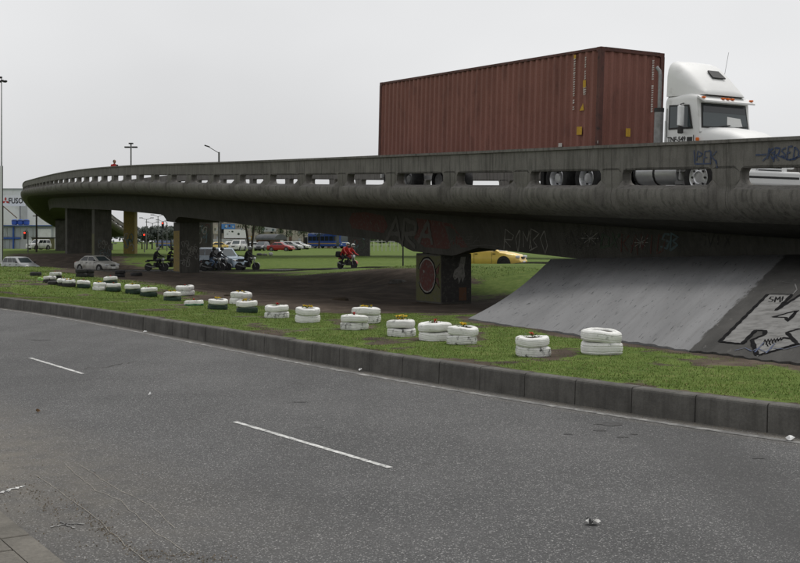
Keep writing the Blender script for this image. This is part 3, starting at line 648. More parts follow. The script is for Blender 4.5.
# ------------------------------------------------------------------ paved embankment under the viaduct end
base_px = [(468, 320), (500, 325), (560, 334), (625, 343), (690, 352)]
EB = [on_ground(x, y) for x, y in base_px]; dB = (EB[-1]-EB[-3]).normalized()
EB += [on_ground(800, 366), on_ground(800, 366)+Vector((dB.x, dB.y, 0))*9]
s_top = [10.2, 8.6, 6.0, 3.6, 1.3, -2.4, -14]
ET = []
for s in s_top: q = B(s, 2.95, 0); q.z = float(np.interp(s, [-14, -2.4, 1.3, 10.2], [1.72, 1.6, 1.5, 1.27])); ET.append(q)
EU = [0, .12, .4, .7, 1., 1.55, 3.2]
def emb(u, v):
    def ip(L): return Vector([float(np.interp(u, EU, [p[k] for p in L])) for k in range(3)])
    b, t = ip(EB), ip(ET); p = b.lerp(t, v); p.z += (.09-.14*v)*0 - .16*max(0, 1-u/.5)*math.sin(math.pi*min(1, max(0, v))) ; p.z += .03; return p
nu, nv = 161, 26; mb = MB(); us = np.linspace(0, 3.2, nu); vs = [emb(u, v) for u in us for v in np.linspace(0, 1.0, nv)]
rag = [.03*math.sin(k*1.7)+.03*math.sin(k*.33+1) for k in range(nu)]
for k in range(nu): vs[k*nv] = vs[k*nv]+(vs[k*nv+1]-vs[k*nv])*(rag[k]*3)
n0 = len(vs)
fs = [(j*nv+r, (j+1)*nv+r, (j+1)*nv+r+1, j*nv+r+1) for j in range(nu-1) for r in range(nv-1)]
low = [Vector((p.x, p.y, p.z-.5)) for p in vs]; vs += low
for j in range(nu-1): fs += [(j*nv, n0+j*nv, n0+(j+1)*nv, (j+1)*nv)]
for r in range(nv-1): fs += [(r, r+1, n0+r+1, n0+r)]
mb.add(vs, fs)
M_emb = mat('painted_paving', (.05, .05, .05), .95, spec=.08, bump=.35, bscale=30, world=True)
N, L, P_ = nodes_of(M_emb); uv = N.new('ShaderNodeAttribute'); uv.attribute_name = 'sheet'
sp = N.new('ShaderNodeSeparateXYZ'); L.new(uv.outputs['Vector'], sp.inputs[0])
def nn(sc, st, det=6, r=.65, src=None):
    mp = N.new('ShaderNodeMapping'); mp.inputs['Scale'].default_value = st; L.new(src or uv.outputs['Vector'], mp.inputs[0]); k = N.new('ShaderNodeTexNoise'); k.inputs['Scale'].default_value = sc; k.inputs['Detail'].default_value = det; k.inputs['Roughness'].default_value = r; L.new(mp.outputs[0], k.inputs['Vector']); return k.outputs['Fac']
def rr(v, a, b, c=0., d=1.):
    k = N.new('ShaderNodeMapRange'); [setattr(k.inputs[i], 'default_value', x) for i, x in ((1, a), (2, b), (3, c), (4, d))]; L.new(v, k.inputs[0]); return k.outputs[0]
def mc(f, a, b):
    k = N.new('ShaderNodeMixRGB')
    for i, v in ((0, f), (1, a), (2, b)):
        if isinstance(v, tuple): k.inputs[i].default_value = (*v, 1)
        else: L.new(v, k.inputs[i])
    return k.outputs[0]
white = mc(rr(nn(1, (7, 1.1, 1)), .35, .65), (.205, .206, .208), (.15, .151, .153))
white = mc(rr(nn(1, (42, 3, 1), 4), .54, .72, 0, .5), white, (.14, .139, .135))             # brush streaks along the slope
white = mc(rr(nn(1, (75, 11, 1), 5, .85), .585, .63, 0, .85), white, (.035, .035, .034))            # flecks where the paint has gone
dark = mc(rr(nn(1, (6, 4, 1)), .35, .65), (.045, .044, .042), (.075, .073, .069))
dark = mc(rr(nn(1, (30, 20, 1), 5, .7), .62, .7, 0, .5), dark, (.2, .19, .18))
ad = N.new('ShaderNodeMath'); ad.operation = 'ADD'; L.new(sp.outputs[0], ad.inputs[0]); L.new(rr(nn(1, (30, 12, 1)), .3, .7, -.014, .014), ad.inputs[1])
L.new(mc(rr(ad.outputs[0], .992, 1.004), white, dark), P_.inputs['Base Color'])
embo = mb.build('embankment_paving', M_emb); tag(embo, 'sloping concrete embankment paving, mostly painted white, under the right end of the viaduct', 'embankment')
at_ = embo.data.attributes.new('sheet', 'FLOAT_VECTOR', 'POINT')
buf = []
for rep in range(2):
    for u in us:
        for v in np.linspace(0, 1, nv): buf += [u, v, 0]
at_.data.foreach_set('vector', buf); embo.data.shade_smooth(); embo.data.set_sharp_from_angle(angle=R(40)); fixn(embo)
M_let = mat('grey_letter_paint', (.18, .178, .172), .85, (.125, .123, .118), 2.5, world=True, dirt=(.08, .078, .074), dscale=5, dlo=.5, dhi=.7)
def emb_fill(pts, m, off):
    P = []
    u, v = 1.2, .3
    for x, y in pts: u, v = solve(emb, x, y, u, v); P.append(emb(u, v)+surf_normal(emb, u, v)*off)
    bm = bmesh.new(); bv = [bm.verts.new(p) for p in P]; f = bm.faces.new(bv); bmesh.ops.triangulate(bm, faces=[f]); me = bpy.data.meshes.new('graffiti'); bm.to_mesh(me); bm.free(); me.materials.append(m); return link('graffiti', me, embo)
letter = [(720, 342), (768, 294.5), (792, 295), (786, 304), (800, 297), (822, 297), (830, 340), (800, 349), (780, 352), (756, 357), (751, 341), (758, 332.5), (765, 331.5), (765, 335), (757, 330), (742, 344.5)]
letter_out = [(720, 342), (768, 294.5), (792, 295), (776, 311)]
emb_fill([(720, 342), (768, 294.5), (792, 295), (776, 311), (804, 293), (830, 300), (828, 338), (788, 347), (757, 357), (752, 341), (766, 335), (765, 330.5), (756, 330), (742, 344.5)], M_let, .006)
g = MB()
for pl in ([(720, 342), (768, 294.5), (792, 295), (776, 311), (804, 293)], [(720, 342), (742, 344.5), (756, 330.5), (765, 331), (765, 335), (752, 340.5), (757, 356)], [(773, 317.5), (797, 311), (788, 322), (786, 318), (773, 317.5)], [(800, 329), (787, 333), (793, 340), (783, 338)], [(793, 340), (798, 345)], [(757, 356), (775, 351), (798, 344)]): stroke(g, emb, pl, .065, 1.2, .3, .01)
g.build('graffiti', M_ink, embo)
g = MB(); tagword(g, emb, 'SMI', 769, 297, 6, 5, .025, 1.25, .6, 0, .5, .01); 
for k in range(7): stroke(g, emb, [(763+k*3, 346-k*.8), (765+k*3.2, 340-k*.4), (768+k*2.6, 347-k*1.3)], .018, 1.2, .2, .01)
g.build('graffiti', M_ink, embo)
g = MB(); 
for pl in ([(735, 351), (745, 348.5), (752, 352), (758, 349), (766, 353), (772, 349), (785, 350), (800, 346)], [(755, 353), (764, 343)], [(766, 354), (775, 344)]): stroke(g, emb, pl, .02, 1.15, .1, .012)
g.build('graffiti', M_blue, embo)
g = MB(); stroke(g, emb, [(782, 282), (795, 284), (797, 290), (788, 300)], .02, 1.1, .6, .008); g.build('graffiti', M_let, embo)
# abutment wall closing the gap behind the slope
mb = MB(); rings = []
for s in (8.5, 6, 3, 0, -6, -14, -22): rings.append([B(s, 3.6, soffit(s)+.04), B(s, DW-3.6, soffit(s)+.04), Vector((*B(s, DW-3.6, 0)[:2], -.6)), Vector((*B(s, 3.6, 0)[:2], -.6))])
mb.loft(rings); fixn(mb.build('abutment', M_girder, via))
#@@PART2
# ------------------------------------------------------------------ wheels (shared builder)
def wheel(parent, x, y, z, r, w, rim_m, side=1, name='wheel', n=24, spokes=0, dish=.3):
    """wheel with its axle along local Y: tyre mesh as the wheel, rim as sub-part"""
    mb = MB(); h = w/2
    mb.lathe([(r*.58, -h*.9), (r*.8, -h), (r*.94, -h*.92), (r, -h*.6), (r, h*.6), (r*.94, h*.92), (r*.8, h), (r*.58, h*.9)], (0, 0, 0), 'Y', n)
    t = mb.build(name, M_black, parent, 35); t.location = (x, y, z)
    m2 = MB(); s = side
    m2.lathe([(r*.62, s*h*.88), (r*.58, s*h*.95), (r*.54, s*h*.8), (r*.5, s*h*dish), (r*.3, s*h*(dish+.2)), (r*.26, s*h*.75), (r*.1, s*h*.8), (.001, s*h*.8)], (0, 0, 0), 'Y', n)
    m2.lathe([(r*.6, -s*h*.8), (.001, -s*h*.7)], (0, 0, 0), 'Y', n)
    m2.build('rim', rim_m, t, 40)
    if spokes:
        m3 = MB()
        for k in range(spokes): a = k/spokes*6.283; m3.lathe([(.001, s*h*(dish+.22)), (r*.055, s*h*(dish+.22)), (r*.055, s*h*(dish+.05))], (r*.41*math.cos(a), 0, r*.41*math.sin(a)), 'Y', 8)
        stuff(m3.build('rim_holes', M_dark, t))
    return t

# ------------------------------------------------------------------ truck, trailer, container
s_ref = 6.33; i_c = 2.74
o0 = B(s_ref, i_c, DECK); fwd = (B(1.5, i_c, DECK)-B(18, i_c, DECK)).normalized(); lft = Vector((0, 0, 1)).cross(fwd).normalized(); up = fwd.cross(lft)
TM = Matrix(((fwd.x, lft.x, up.x, o0.x), (fwd.y, lft.y, up.y, o0.y), (fwd.z, lft.z, up.z, o0.z+.01), (0, 0, 0, 1)))
# --- container
CZ0, CZ1, CL, CW = 1.1, 3.96, 12.19, 2.22
con = thing('shipping_container', 'rust red corrugated shipping container on the trailer of the truck', 'container'); con.matrix_world = TM @ Matrix.Translation((0, -.11, 0))
def corrugated(p0, p1, z0, z1, nrm, pitch, depth):
    p0, p1 = Vector(p0), Vector(p1); d = p1-p0; L_ = d.length; d.normalize(); nrm = Vector(nrm); n = round(L_/pitch); pitch = L_/n; pts = []
    for k in range(n):
        for f, o_ in ((0, 0), (.26, 0), (.5, -1), (.76, -1)): pts.append(p0+d*(k+f)*pitch+nrm*depth*o_)
    pts.append(p1); vs = [(p.x, p.y, z) for p in pts for z in (z0, z1)]; mb = MB(); mb.add(vs, [(2*k, 2*k+2, 2*k+3, 2*k+1) for k in range(len(pts)-1)]); return mb
for sg, nm in ((-1, 'side_wall'), (1, 'side_wall')):
    corrugated((-CL+.1, sg*(CW/2-.015), 0), (-.1, sg*(CW/2-.015), 0), CZ0+.12, CZ1-.06, (0, sg, 0), .278, .055).build(nm, M_cont, con)
corrugated((-.025, -CW/2+.1, 0), (-.025, CW/2-.1, 0), CZ0+.12, CZ1-.06, (1, 0, 0), .27, .05).build('end_wall', M_cont, con)
mb = MB(); mb.box((-CL/2, 0, CZ1-.03), (CL-.1, CW-.1, .04)); mb.build('roof', M_cont, con)
mb = MB(); mb.box((-CL+.03, 0, (CZ0+CZ1)/2), (.05, CW-.1, CZ1-CZ0-.1)); mb.build('rear_door', M_cont, con)
for sy in (-1, 1):
    for z, hh in ((CZ1-.035, .07), (CZ0+.08, .16)): mb = MB(); mb.box((-CL/2, sy*(CW/2-.035), z), (CL-.2, .075, hh)); mb.build('side_rail', M_contd, con)
    for x in (-.055, -CL+.055):
        mb = MB(); mb.box((x, sy*(CW/2-.055), (CZ0+CZ1)/2), (.13, .13, CZ1-CZ0-.2)); mb.build('corner_post', M_contd, con)
        for z in (CZ0+.055, CZ1-.055): mb = MB(); mb.bbox((x-.03*(1 if x > -1 else -1), sy*(CW/2-.075), z), (.19, .17, .125), .012); mb.build('corner_casting', M_contd, con)
for z in (CZ1-.04, CZ0+.08): mb = MB(); mb.box((-.035, 0, z), (.075, CW-.3, .1)); mb.build('end_rail', M_contd, con)
# worn stencilling: unreadable rows of small characters and yellow plates
def mark_row(x_or_y, z0, z1, face, m, w=.085, step=.062):
    mb = MB(); z = z1
    while z > z0:
        if random.random() > .1:
            h = step*random.uniform(.6, .92); ww = w*random.uniform(.7, 1)
            if face == 'side': mb.add([(x_or_y-ww/2, -CW/2-.004, z), (x_or_y+ww/2, -CW/2-.004, z), (x_or_y+ww/2, -CW/2-.004, z-h*.35), (x_or_y-ww/2, -CW/2-.004, z-h)], [(0, 1, 2, 3)])
            else: mb.add([(.004, x_or_y-ww/2, z), (.004, x_or_y+ww/2, z), (.004, x_or_y+ww/2, z-h*.35), (.004, x_or_y-ww/2, z-h)], [(0, 1, 2, 3)])
        z -= step
    return stuff(mb.build('stencil_marking', m, con))
def plate(x_or_y, z, w, h, face, m, tri=False):
    mb = MB(); q = [(-w/2, -h/2), (w/2, -h/2), (w/2, h/2), (-w/2, h/2)] if not tri else [(-w/2, -h/2), (w/2, -h/2), (w*.25, h/2)]
    mb.add([((x_or_y+a, -CW/2-.006, z+b) if face == 'side' else (.006, x_or_y+a, z+b)) for a, b in q], [tuple(range(len(q)))]); return mb.build('marking_plate', m, con)
mark_row(-1.08, 2.35, 3.75, 'side', M_wmark); mark_row(-.62, 3.1, 3.75, 'side', M_wmark, .06); mark_row(-.62, 2.72, 2.95, 'side', M_wmark, .13, .06)
plate(-.64, 3.03, .12, .2, 'side', M_ymark); plate(-.72, 2.42, .19, .2, 'side', M_ymark, True); plate(-.8, 1.78, .22, .22, 'side', M_ymark); plate(-1.62, 1.42, .16, .1, 'side', M_wmark); plate(-1.08, 3.8, .09, .1, 'side', M_ymark)
mark_row(.72, 2.35, 3.75, 'end', M_wmark); plate(-.1, 1.75, .16, .22, 'end', M_ymark); plate(-1.1, 1.45, .09, .07, 'end', M_wmark)
# --- trailer chassis
tr = thing('container_trailer', 'skeletal trailer carrying the red container, half hidden behind the parapet slots', 'trailer'); tr.matrix_world = TM
for sy in (-.5, .5): mb = MB(); mb.box((-6.2, sy, .98), (12.0, .14, .36)); mb.build('chassis_rail', M_dark, tr)
for x in (-.3, -3.2, -6.2, -9.2, -12.0): mb = MB(); mb.box((x, 0, 1.08), (.16, 2.36, .16)); mb.build('cross_member', M_dark, tr)
for x in (-10.1, -11.35):
    for sy in (-1, 1): wheel(tr, x, sy*1.0, .5, .5, .42, M_steel, sy, n=20)
for sy in (-.7, .7): mb = MB(); mb.box((-3.0, sy, .7), (.16, .16, .85)); mb.build('landing_leg', M_dark, tr)
mb = MB(); mb.box((-12.1, 0, .62), (.1, 2.3, .14)); mb.build('rear_bumper', M_white, tr)
# --- tractor
tk = thing('truck_tractor', 'white long-nosed truck tractor with tall roof fairing driving on the viaduct', 'truck'); tk.matrix_world = TM @ Matrix.Translation((.33, 0, 0))
for sy in (-.43, .43): mb = MB(); mb.box((.7, sy, .88), (6.6, .1, .28)); mb.build('frame_rail', M_dark, tk)
for x in (-.8, -2.1):
    for sy in (-1, 1): wheel(tk, x, sy*.98, .5, .5, .5, M_chrome, sy, spokes=8, dish=.15)
for sy in (-1, 1): wheel(tk, 3.3, sy*1.03, .5, .5, .3, M_chrome, sy, spokes=8, dish=.75)
mb = MB(); mb.lathe([(.3, 1.02), (.55, 1.08), (.55, 1.12), (.2, 1.16), (.01, 1.16)], (-1.4, 0, 0), 'Z', 18); mb.build('fifth_wheel', M_dark, tk)
for sy in (-1, 1):
    mb = MB(); mb.lathe([(.01, 1.35), (.29, 1.35), (.3, 1.38), (.3, 2.85), (.29, 2.88), (.01, 2.88)], (-.35, sy*.88, .62), 'X', 20); ft = mb.build('fuel_tank', M_chrome, tk, 40)
    for x in (1.4, 2.1): m2 = MB(); m2.lathe([(.306, x-.03), (.312, x-.03), (.312, x+.03), (.306, x+.03)], (-.35, sy*.88, .62), 'X', 20); m2.build('tank_strap', M_dark, ft)
    mb = MB(); mb.box((2.72, sy*.95, .38), (.45, .4, .08)); mb.box((2.72, sy*.95, .68), (.45, .4, .08)); stuff(mb.build('cab_step', M_steel, tk))
# cab shell
def cab_shell():
    mb = MB(); rings = []
    for x, hw, zb_, zt_, r in ((1.95, 1.02, .75, 2.46, .12), (2.0, 1.05, .72, 2.52, .14), (2.75, 1.05, .72, 2.54, .14), (3.0, 1.03, .72, 2.48, .12), (3.1, 1.01, .75, 1.5, .05)):
        ring = [(x, -hw, zb_), (x, -hw, 1.4 if zt_ > 1.6 else 1.2)]
        ztop = zt_
        for a in (0, 30, 60, 90): ring.append((x, -hw*.97+r-r*math.cos(R(a)), ztop-r+r*math.sin(R(a))))
        ring += [(p[0], -p[1], p[2]) for p in reversed(ring)]; rings.append(ring)
    mb.loft(rings); return mb
cab = fixn(cab_shell().build('cab', M_white, tk)); cab.data.shade_smooth(); cab.data.set_sharp_from_angle(angle=R(35))
# windscreen: two raked panes in a dark surround, seen under the visor
def pane(pts, m, name, parent, th=.02):
    P = [Vector(p) for p in pts]; n = (P[1]-P[0]).cross(P[2]-P[0]).normalized()*th; mb = MB(); k = len(P)
    mb.add(P+[p-n for p in P], [tuple(range(k)), tuple(range(2*k-1, k-1, -1))]+[(i, (i+1) % k, k+(i+1) % k, k+i) for i in range(k)]); return fixn(mb.build(name, m, parent))
# front face of the upper cab (raked) with frame
fw = lambda z: 3.135-(z-1.5)*.14
pane([(fw(1.6)+.0, -.98, 1.6), (fw(1.6), .98, 1.6), (fw(2.36), .93, 2.36), (fw(2.36), -.93, 2.36)], M_white, 'windscreen_frame', tk, .2)
wsf = pane([(fw(1.7)+.012, -.91, 1.7), (fw(1.7)+.012, .91, 1.7), (fw(2.3)+.012, .86, 2.3), (fw(2.3)+.012, -.86, 2.3)], M_dark, 'windscreen_seal', tk)
ws = pane([(fw(1.74)+.02, -.86, 1.74), (fw(1.74)+.02, .86, 1.74), (fw(2.27)+.02, .81, 2.27), (fw(2.27)+.02, -.81, 2.27)], M_glasst, 'windscreen', tk)
pane([(fw(2.06)+.024, -.82, 2.08), (fw(2.06)+.024, .82, 2.08), (fw(2.26)+.024, .8, 2.26), (fw(2.26)+.024, -.8, 2.26)], M_glass, 'shade_band', ws, .003)
pane([(fw(1.76)+.026, .05, 1.76), (fw(1.76)+.026, .66, 1.76), (fw(1.98)+.026, .6, 1.97), (fw(1.98)+.026, .08, 2.0)], M_paper, 'dashboard_card', ws, .003)
for y in (-.35, .35): mb = MB(); mb.tube([(fw(1.72)+.03, y, 1.73), (fw(1.76)+.04, y+.5, 1.79)], .014, 5); mb.build('wiper', M_dark, ws)
# sun visor
mb = MB(); mb.loft([[(3.02, -1.0, 2.42), (3.02, -1.0, 2.47), (3.02, 1.0, 2.47), (3.02, 1.0, 2.42)], [(3.24, -.98, 2.31), (3.24, -.98, 2.35), (3.24, .98, 2.35), (3.24, .98, 2.31)]]); fixn(mb.build('sun_visor', M_white, tk))
for y in (-.92, -.18, 0, .18, .92): mb = MB(); mb.bbox((3.16, y, 2.42), (.09, .09, .045), .015); mb.build('marker_light', M_orange, tk)
# roof fairing
mb = MB(); rings = []
for x, hw, h in ((1.96, .99, .9), (1.99, 1.0, .91), (2.2, .99, .84), (2.5, .95, .62), (2.8, .88, .36), (3.0, .8, .15), (3.1, .72, .03)):
    ring = []
    for k in range(13):
        a = math.pi*k/12; c, s_ = math.cos(a), math.sin(a); ring.append((x, -hw*math.copysign(abs(c)**(.3+.3*(x-1.96)), c), 2.5+h*abs(s_)**(.42+.25*(x-1.96))))
    rings.append(ring)
mb.loft(rings, True, False); fa = mb.build('roof_fairing', M_white, tk); fixn(fa); fa.data.shade_smooth(); fa.data.set_sharp_from_angle(angle=R(50))
pane([(2.74, -.1, 2.975), (2.74, .4, 2.975), (2.52, .36, 3.165), (2.52, -.06, 3.165)], M_dark, 'fairing_vent', fa, .03)
# doors, side windows, plate lettering
for sy in (-1, 1):
    d = MB(); d.box((2.52, sy*1.053, 1.12), (.92, .02, .74)); dr = d.build('door', M_white, tk)
    h = MB(); h.bbox((2.2, sy*1.075, 1.28), (.14, .03, .04), .01); h.build('door_handle', M_dark, dr)
    w_ = MB(); w_.prism([(2.12, 1.68), (2.94, 1.68), (2.8, 2.26), (2.12, 2.28)], sy*1.043, sy*1.058); w_.build('window_seal', M_dark, tk)
    w_ = MB(); w_.prism([(2.17, 1.72), (2.88, 1.72), (2.76, 2.22), (2.17, 2.24)], sy*1.05, sy*1.064); w_.build('side_window', M_glasst, tk)
    mx_ = 2.72 if sy < 0 else 2.5; m_ = MB(); m_.bbox((mx_, sy*1.26, 1.98), (.09, .2, .5), .03); mr_ = m_.build('mirror', M_chrome, tk)
    a_ = MB(); a_.tube([(mx_-.1, sy*1.05, 2.3), (mx_, sy*1.27, 2.27), (mx_, sy*1.27, 1.66), (mx_-.1, sy*1.06, 1.6)], .016, 6); a_.build('mirror_arm', M_dark, mr_)
    m_ = MB(); m_.bbox((mx_, sy*1.26, 1.64), (.08, .17, .17), .03); m_.build('spot_mirror', M_dark, mr_)
    e_ = MB(); e_.tube([(1.7, sy*.98, .7), (1.7, sy*.98, 2.2)], .125, 14); ex = e_.build('exhaust_stack', M_steel, tk, 40)
    e_ = MB(); e_.tube([(1.7, sy*.98, 2.2), (1.7, sy*.98, 3.05), (1.68, sy*.99, 3.16), (1.6, sy*1.02, 3.26)], .05, 12, False); e_.build('exhaust_pipe', M_steel, ex, 40)
    e_ = MB(); e_.lathe([(.135, 2.14), (.135, 2.24)], (1.7, sy*.98, 0), 'Z', 14); e_.build('stack_clamp', M_dark, ex)
    l_ = MB(); l_.bbox((3.08, sy*1.02, 1.42), (.05, .1, .08), .015); l_.build('turn_signal', M_orange, tk)
    v_ = MB(); v_.box((2.86, sy*1.056, 1.42), (.18, .02, .12)); v_.build('door_vent', M_dark, tk)
me = text_mesh('TNF-549', .17, .002, .004); me.materials.append(M_dark); o = link('plate_lettering', me, tk); o.rotation_euler = (R(90), 0, 0); o.location = (2.42, -1.0675, 1.43)
# hood and fenders
mb = MB(); rings = []
for x, hw, zt_, zb_ in ((3.05, .98, 1.72, .8), (3.4, .96, 1.7, .8), (3.9, .9, 1.6, .72), (4.25, .82, 1.46, .62), (4.42, .76, 1.3, .6), (4.5, .7, 1.05, .6)):
    ring = [(x, -hw, zb_), (x, -hw, zt_-.28), (x, -hw*.97, zt_-.16), (x, -hw*.88, zt_-.06), (x, -hw*.6, zt_), (x, 0, zt_+.02)]; ring += [(p[0], -p[1], p[2]) for p in reversed(ring[:-1])]; rings.append(ring)
mb.loft(rings); fixn(mb.build('hood', M_white, tk, 40)).data.set_sharp_from_angle(angle=R(40))
mb = MB(); mb.bbox((4.5, 0, .92), (.08, .95, .62), .03); gl = mb.build('grille', M_chrome, tk)
for k in range(7): m2 = MB(); m2.box((4.545, 0, .68+k*.08), (.01, .88, .035)); m2.build('grille_slat', M_dark, gl)
for sy in (-1, 1):
    mb = MB(); rings = []
    for k in range(11):
        a = math.pi*(k/10*1.05-.02); rings.append([(3.3+.66*math.cos(a), sy*y_, .5+.62*math.sin(a)+dz) for y_, dz in ((.8, 0), (1.14, 0), (1.19, .03), (1.14, .07), (.8, .1))])
    mb.loft(rings); fixn(mb.build('fender', M_white, tk, 40))
    mb = MB(); mb.bbox((4.18, sy*.92, .88), (.5, .42, .3), .06); mb.build('headlight_housing', M_white, tk)
    mb = MB(); mb.bbox((4.43, sy*.86, .9), (.05, .22, .16), .02); hl = mb.build('headlight', M_lens, tk)
    mb = MB(); mb.bbox((4.4, sy*1.06, .9), (.07, .12, .14), .02); mb.build('turn_lamp', M_orange, hl)
mb = MB(); mb.bbox((4.5, 0, .5), (.22, 2.3, .34), .05); bp_ = mb.build('bumper', M_white, tk)
mb = MB(); mb.box((4.612, 0, .52), (.006, 2.1, .05)); mb.build('bumper_slot', M_dark, bp_)
mb = MB(); mb.tube([(2.1, .95, 2.5), (2.3, 1.0, 3.7)], .006, 4); mb.build('antenna', M_dark, tk)

def narrow(o):                                                     # the cab is slimmer than the axles' track; near flank stays put
    if o.type == 'MESH' and not o.name.startswith(('wheel', 'rim', 'plate_lettering')) and o.parent is not None and not o.parent.name.startswith('wheel'):
        for v in o.data.vertices: v.co.y = -1.05+(v.co.y+1.05)*.86
    for ch in o.children: narrow(ch)
for ch in tk.children: narrow(ch)
mb = MB(); mb.box((2.06, -1.056, 1.5), (.012, .012, 1.4)); mb.build('door_seam', M_dark, tk); mb = MB(); mb.box((2.98, -1.056, 1.15), (.012, .012, .75)); mb.build('door_seam', M_dark, tk); mb = MB(); mb.tube([(2.05, -1.09, 1.0), (2.05, -1.1, 1.9)], .014, 6); mb.build('grab_rail', M_chrome, tk)
mb = MB(); mb.box((3.06, -.1, 1.2), (.014, 1.7, 1.0)); mb.build('hood_seam', M_dark, tk)

# ------------------------------------------------------------------ tyre planters
PL = [ # px centre, base row, px width, [tyre paints bottom..top], flower, label
 (44, 281, 10, 'l', 'y', 'lime green single tyre planter at the far left end of the row'),
 (49.5, 283, 11, 'kK', 'n', 'dark tyre planter with worn white top next to the lime green one'),
 (55.5, 279, 12, 'kK', 'r', 'tyre planter with white top rim and red flower standing behind the leftmost dark ones'),
 (54.8, 285, 9, 'k', 'n', 'black low tyre planter without flowers, third from the left'),
 (64, 286.2, 13, 'kK', 'r', 'dark tyre planter with pale rim and red flower, just right of the low black one'),
 (69, 287.2, 12.5, 'kK', 'y', 'dark tyre planter with pale rim and yellow flower, left of the wide gap'),
 (84, 288.4, 13.7, 'gw', 'r', 'white over dark green tyre planter with red flower standing alone after the wide gap'),
 (99.5, 290.6, 13, 'ww', 'y', 'low white tyre planter with small yellow flower, left of a green based pair'),
 (110.2, 285, 14.5, 'gw', 'r', 'white tyre planter with red flower mostly hidden behind another near the left'),
 (113.5, 292, 15, 'gw', 'r', 'white over green tyre planter in front of a half hidden one near the left'),
 (133, 294.4, 16, 'gw', 'y', 'white over green tyre planter topped by a tall yellow flower, in the left half'),
 (148.5, 297, 17, 'gw', 'r', 'white over green tyre planter with dark red sprig, beside the tall yellow flowered one'),
 (172, 301, 18, 'gw', 'y', 'white over black green tyre planter with yellow flower in front of the dark pier'),
 (185.5, 296, 19, 'Kw', 'r', 'white tyre planter with red flower set back behind its neighbours below the dark pier'),
 (193.5, 306, 17, 'G', 'r', 'single tilted white tyre planter with a green lower edge'),
 (218.3, 309.8, 20.5, 'gw', 'y', 'white over dark green tyre planter with yellow flower, just right of the tilted one'),
 (241, 304.6, 22, 'ww', 'y', 'all white tyre planter with yellow flower behind a green based one'),
 (246.6, 313.2, 22, 'gw', 'y', 'white over dark green tyre planter with yellow flower, nearest the road of its pair'),
 (277.5, 318.2, 25, 'ww', 'r', 'all white tyre planter with red flower right of the last green based planter'),
 (307, 323, 26, 'ww', 'y', 'all white narrow topped tyre planter with yellow flower, alone in mid row'),
 (353.5, 330.4, 29, 'ww', 'r', 'all white tyre planter with red flower, front one of the overlapping pair'),
 (366.5, 324, 30, 'ww', 'y', 'all white tyre planter with yellow flower, rear one of the overlapping pair'),
 (401.5, 337, 29, 'ww', 'Y', 'all white tyre planter with a bushy yellow flower left of the concrete pier'),
 (435.5, 341.4, 35, 'ww', 'r', 'all white tyre planter with tiny red flower in front of the mural pier'),
 (462.3, 345, 31.5, 'Kw', 'y', 'flaking white tyre planter with low yellow greenery at the tip of the embankment'),
 (531.5, 357.3, 34.5, 'ww', 'r', 'white tyre planter with red flower standing alone before the white embankment'),
 (601, 355.4, 42, 'ww', 'n', 'largest white tyre planter without flowers at the right end of the row')]
PAINT = {'w': M_wtyre, 'K': M_wtyre2, 'g': M_gtyre, 'k': M_black, 'l': M_ltyre, 'G': M_wtyre}
def tyre_mb(r, h):
    mb = MB(); q = h/2
    mb.lathe([(r*.56, q*.4), (r*.6, q*.8), (r*.66, q*.86), (r*.7, q*1.0), (r*.86, q*.97), (r*.955, q*.8), (r*.99, q*.52), (r*.965, q*.44), (r*.965, q*.36), (r, q*.28), (r, -q*.28), (r*.965, -q*.36), (r*.965, -q*.44), (r*.99, -q*.52), (r*.955, -q*.8), (r*.86, -q*.97), (r*.72, -q), (r*.6, -q*.86), (r*.56, -q*.5)], (0, 0, 0), 'Z', 28)
    ph = [random.random()*6.28 for _ in range(4)]; vs = []
    for x, y, zz in mb.v:                                          # sagging, uneven old rubber
        a = math.atan2(y, x); k = 1+.018*math.sin(2*a+ph[0])+.012*math.sin(3*a+ph[1])+.008*math.sin(7*a+ph[2]+zz*30); vs.append((x*k, y*k, zz+r*.03*math.sin(2*a+ph[3])+r*.012*math.sin(5*a+ph[0])))
    mb.v = vs; return mb
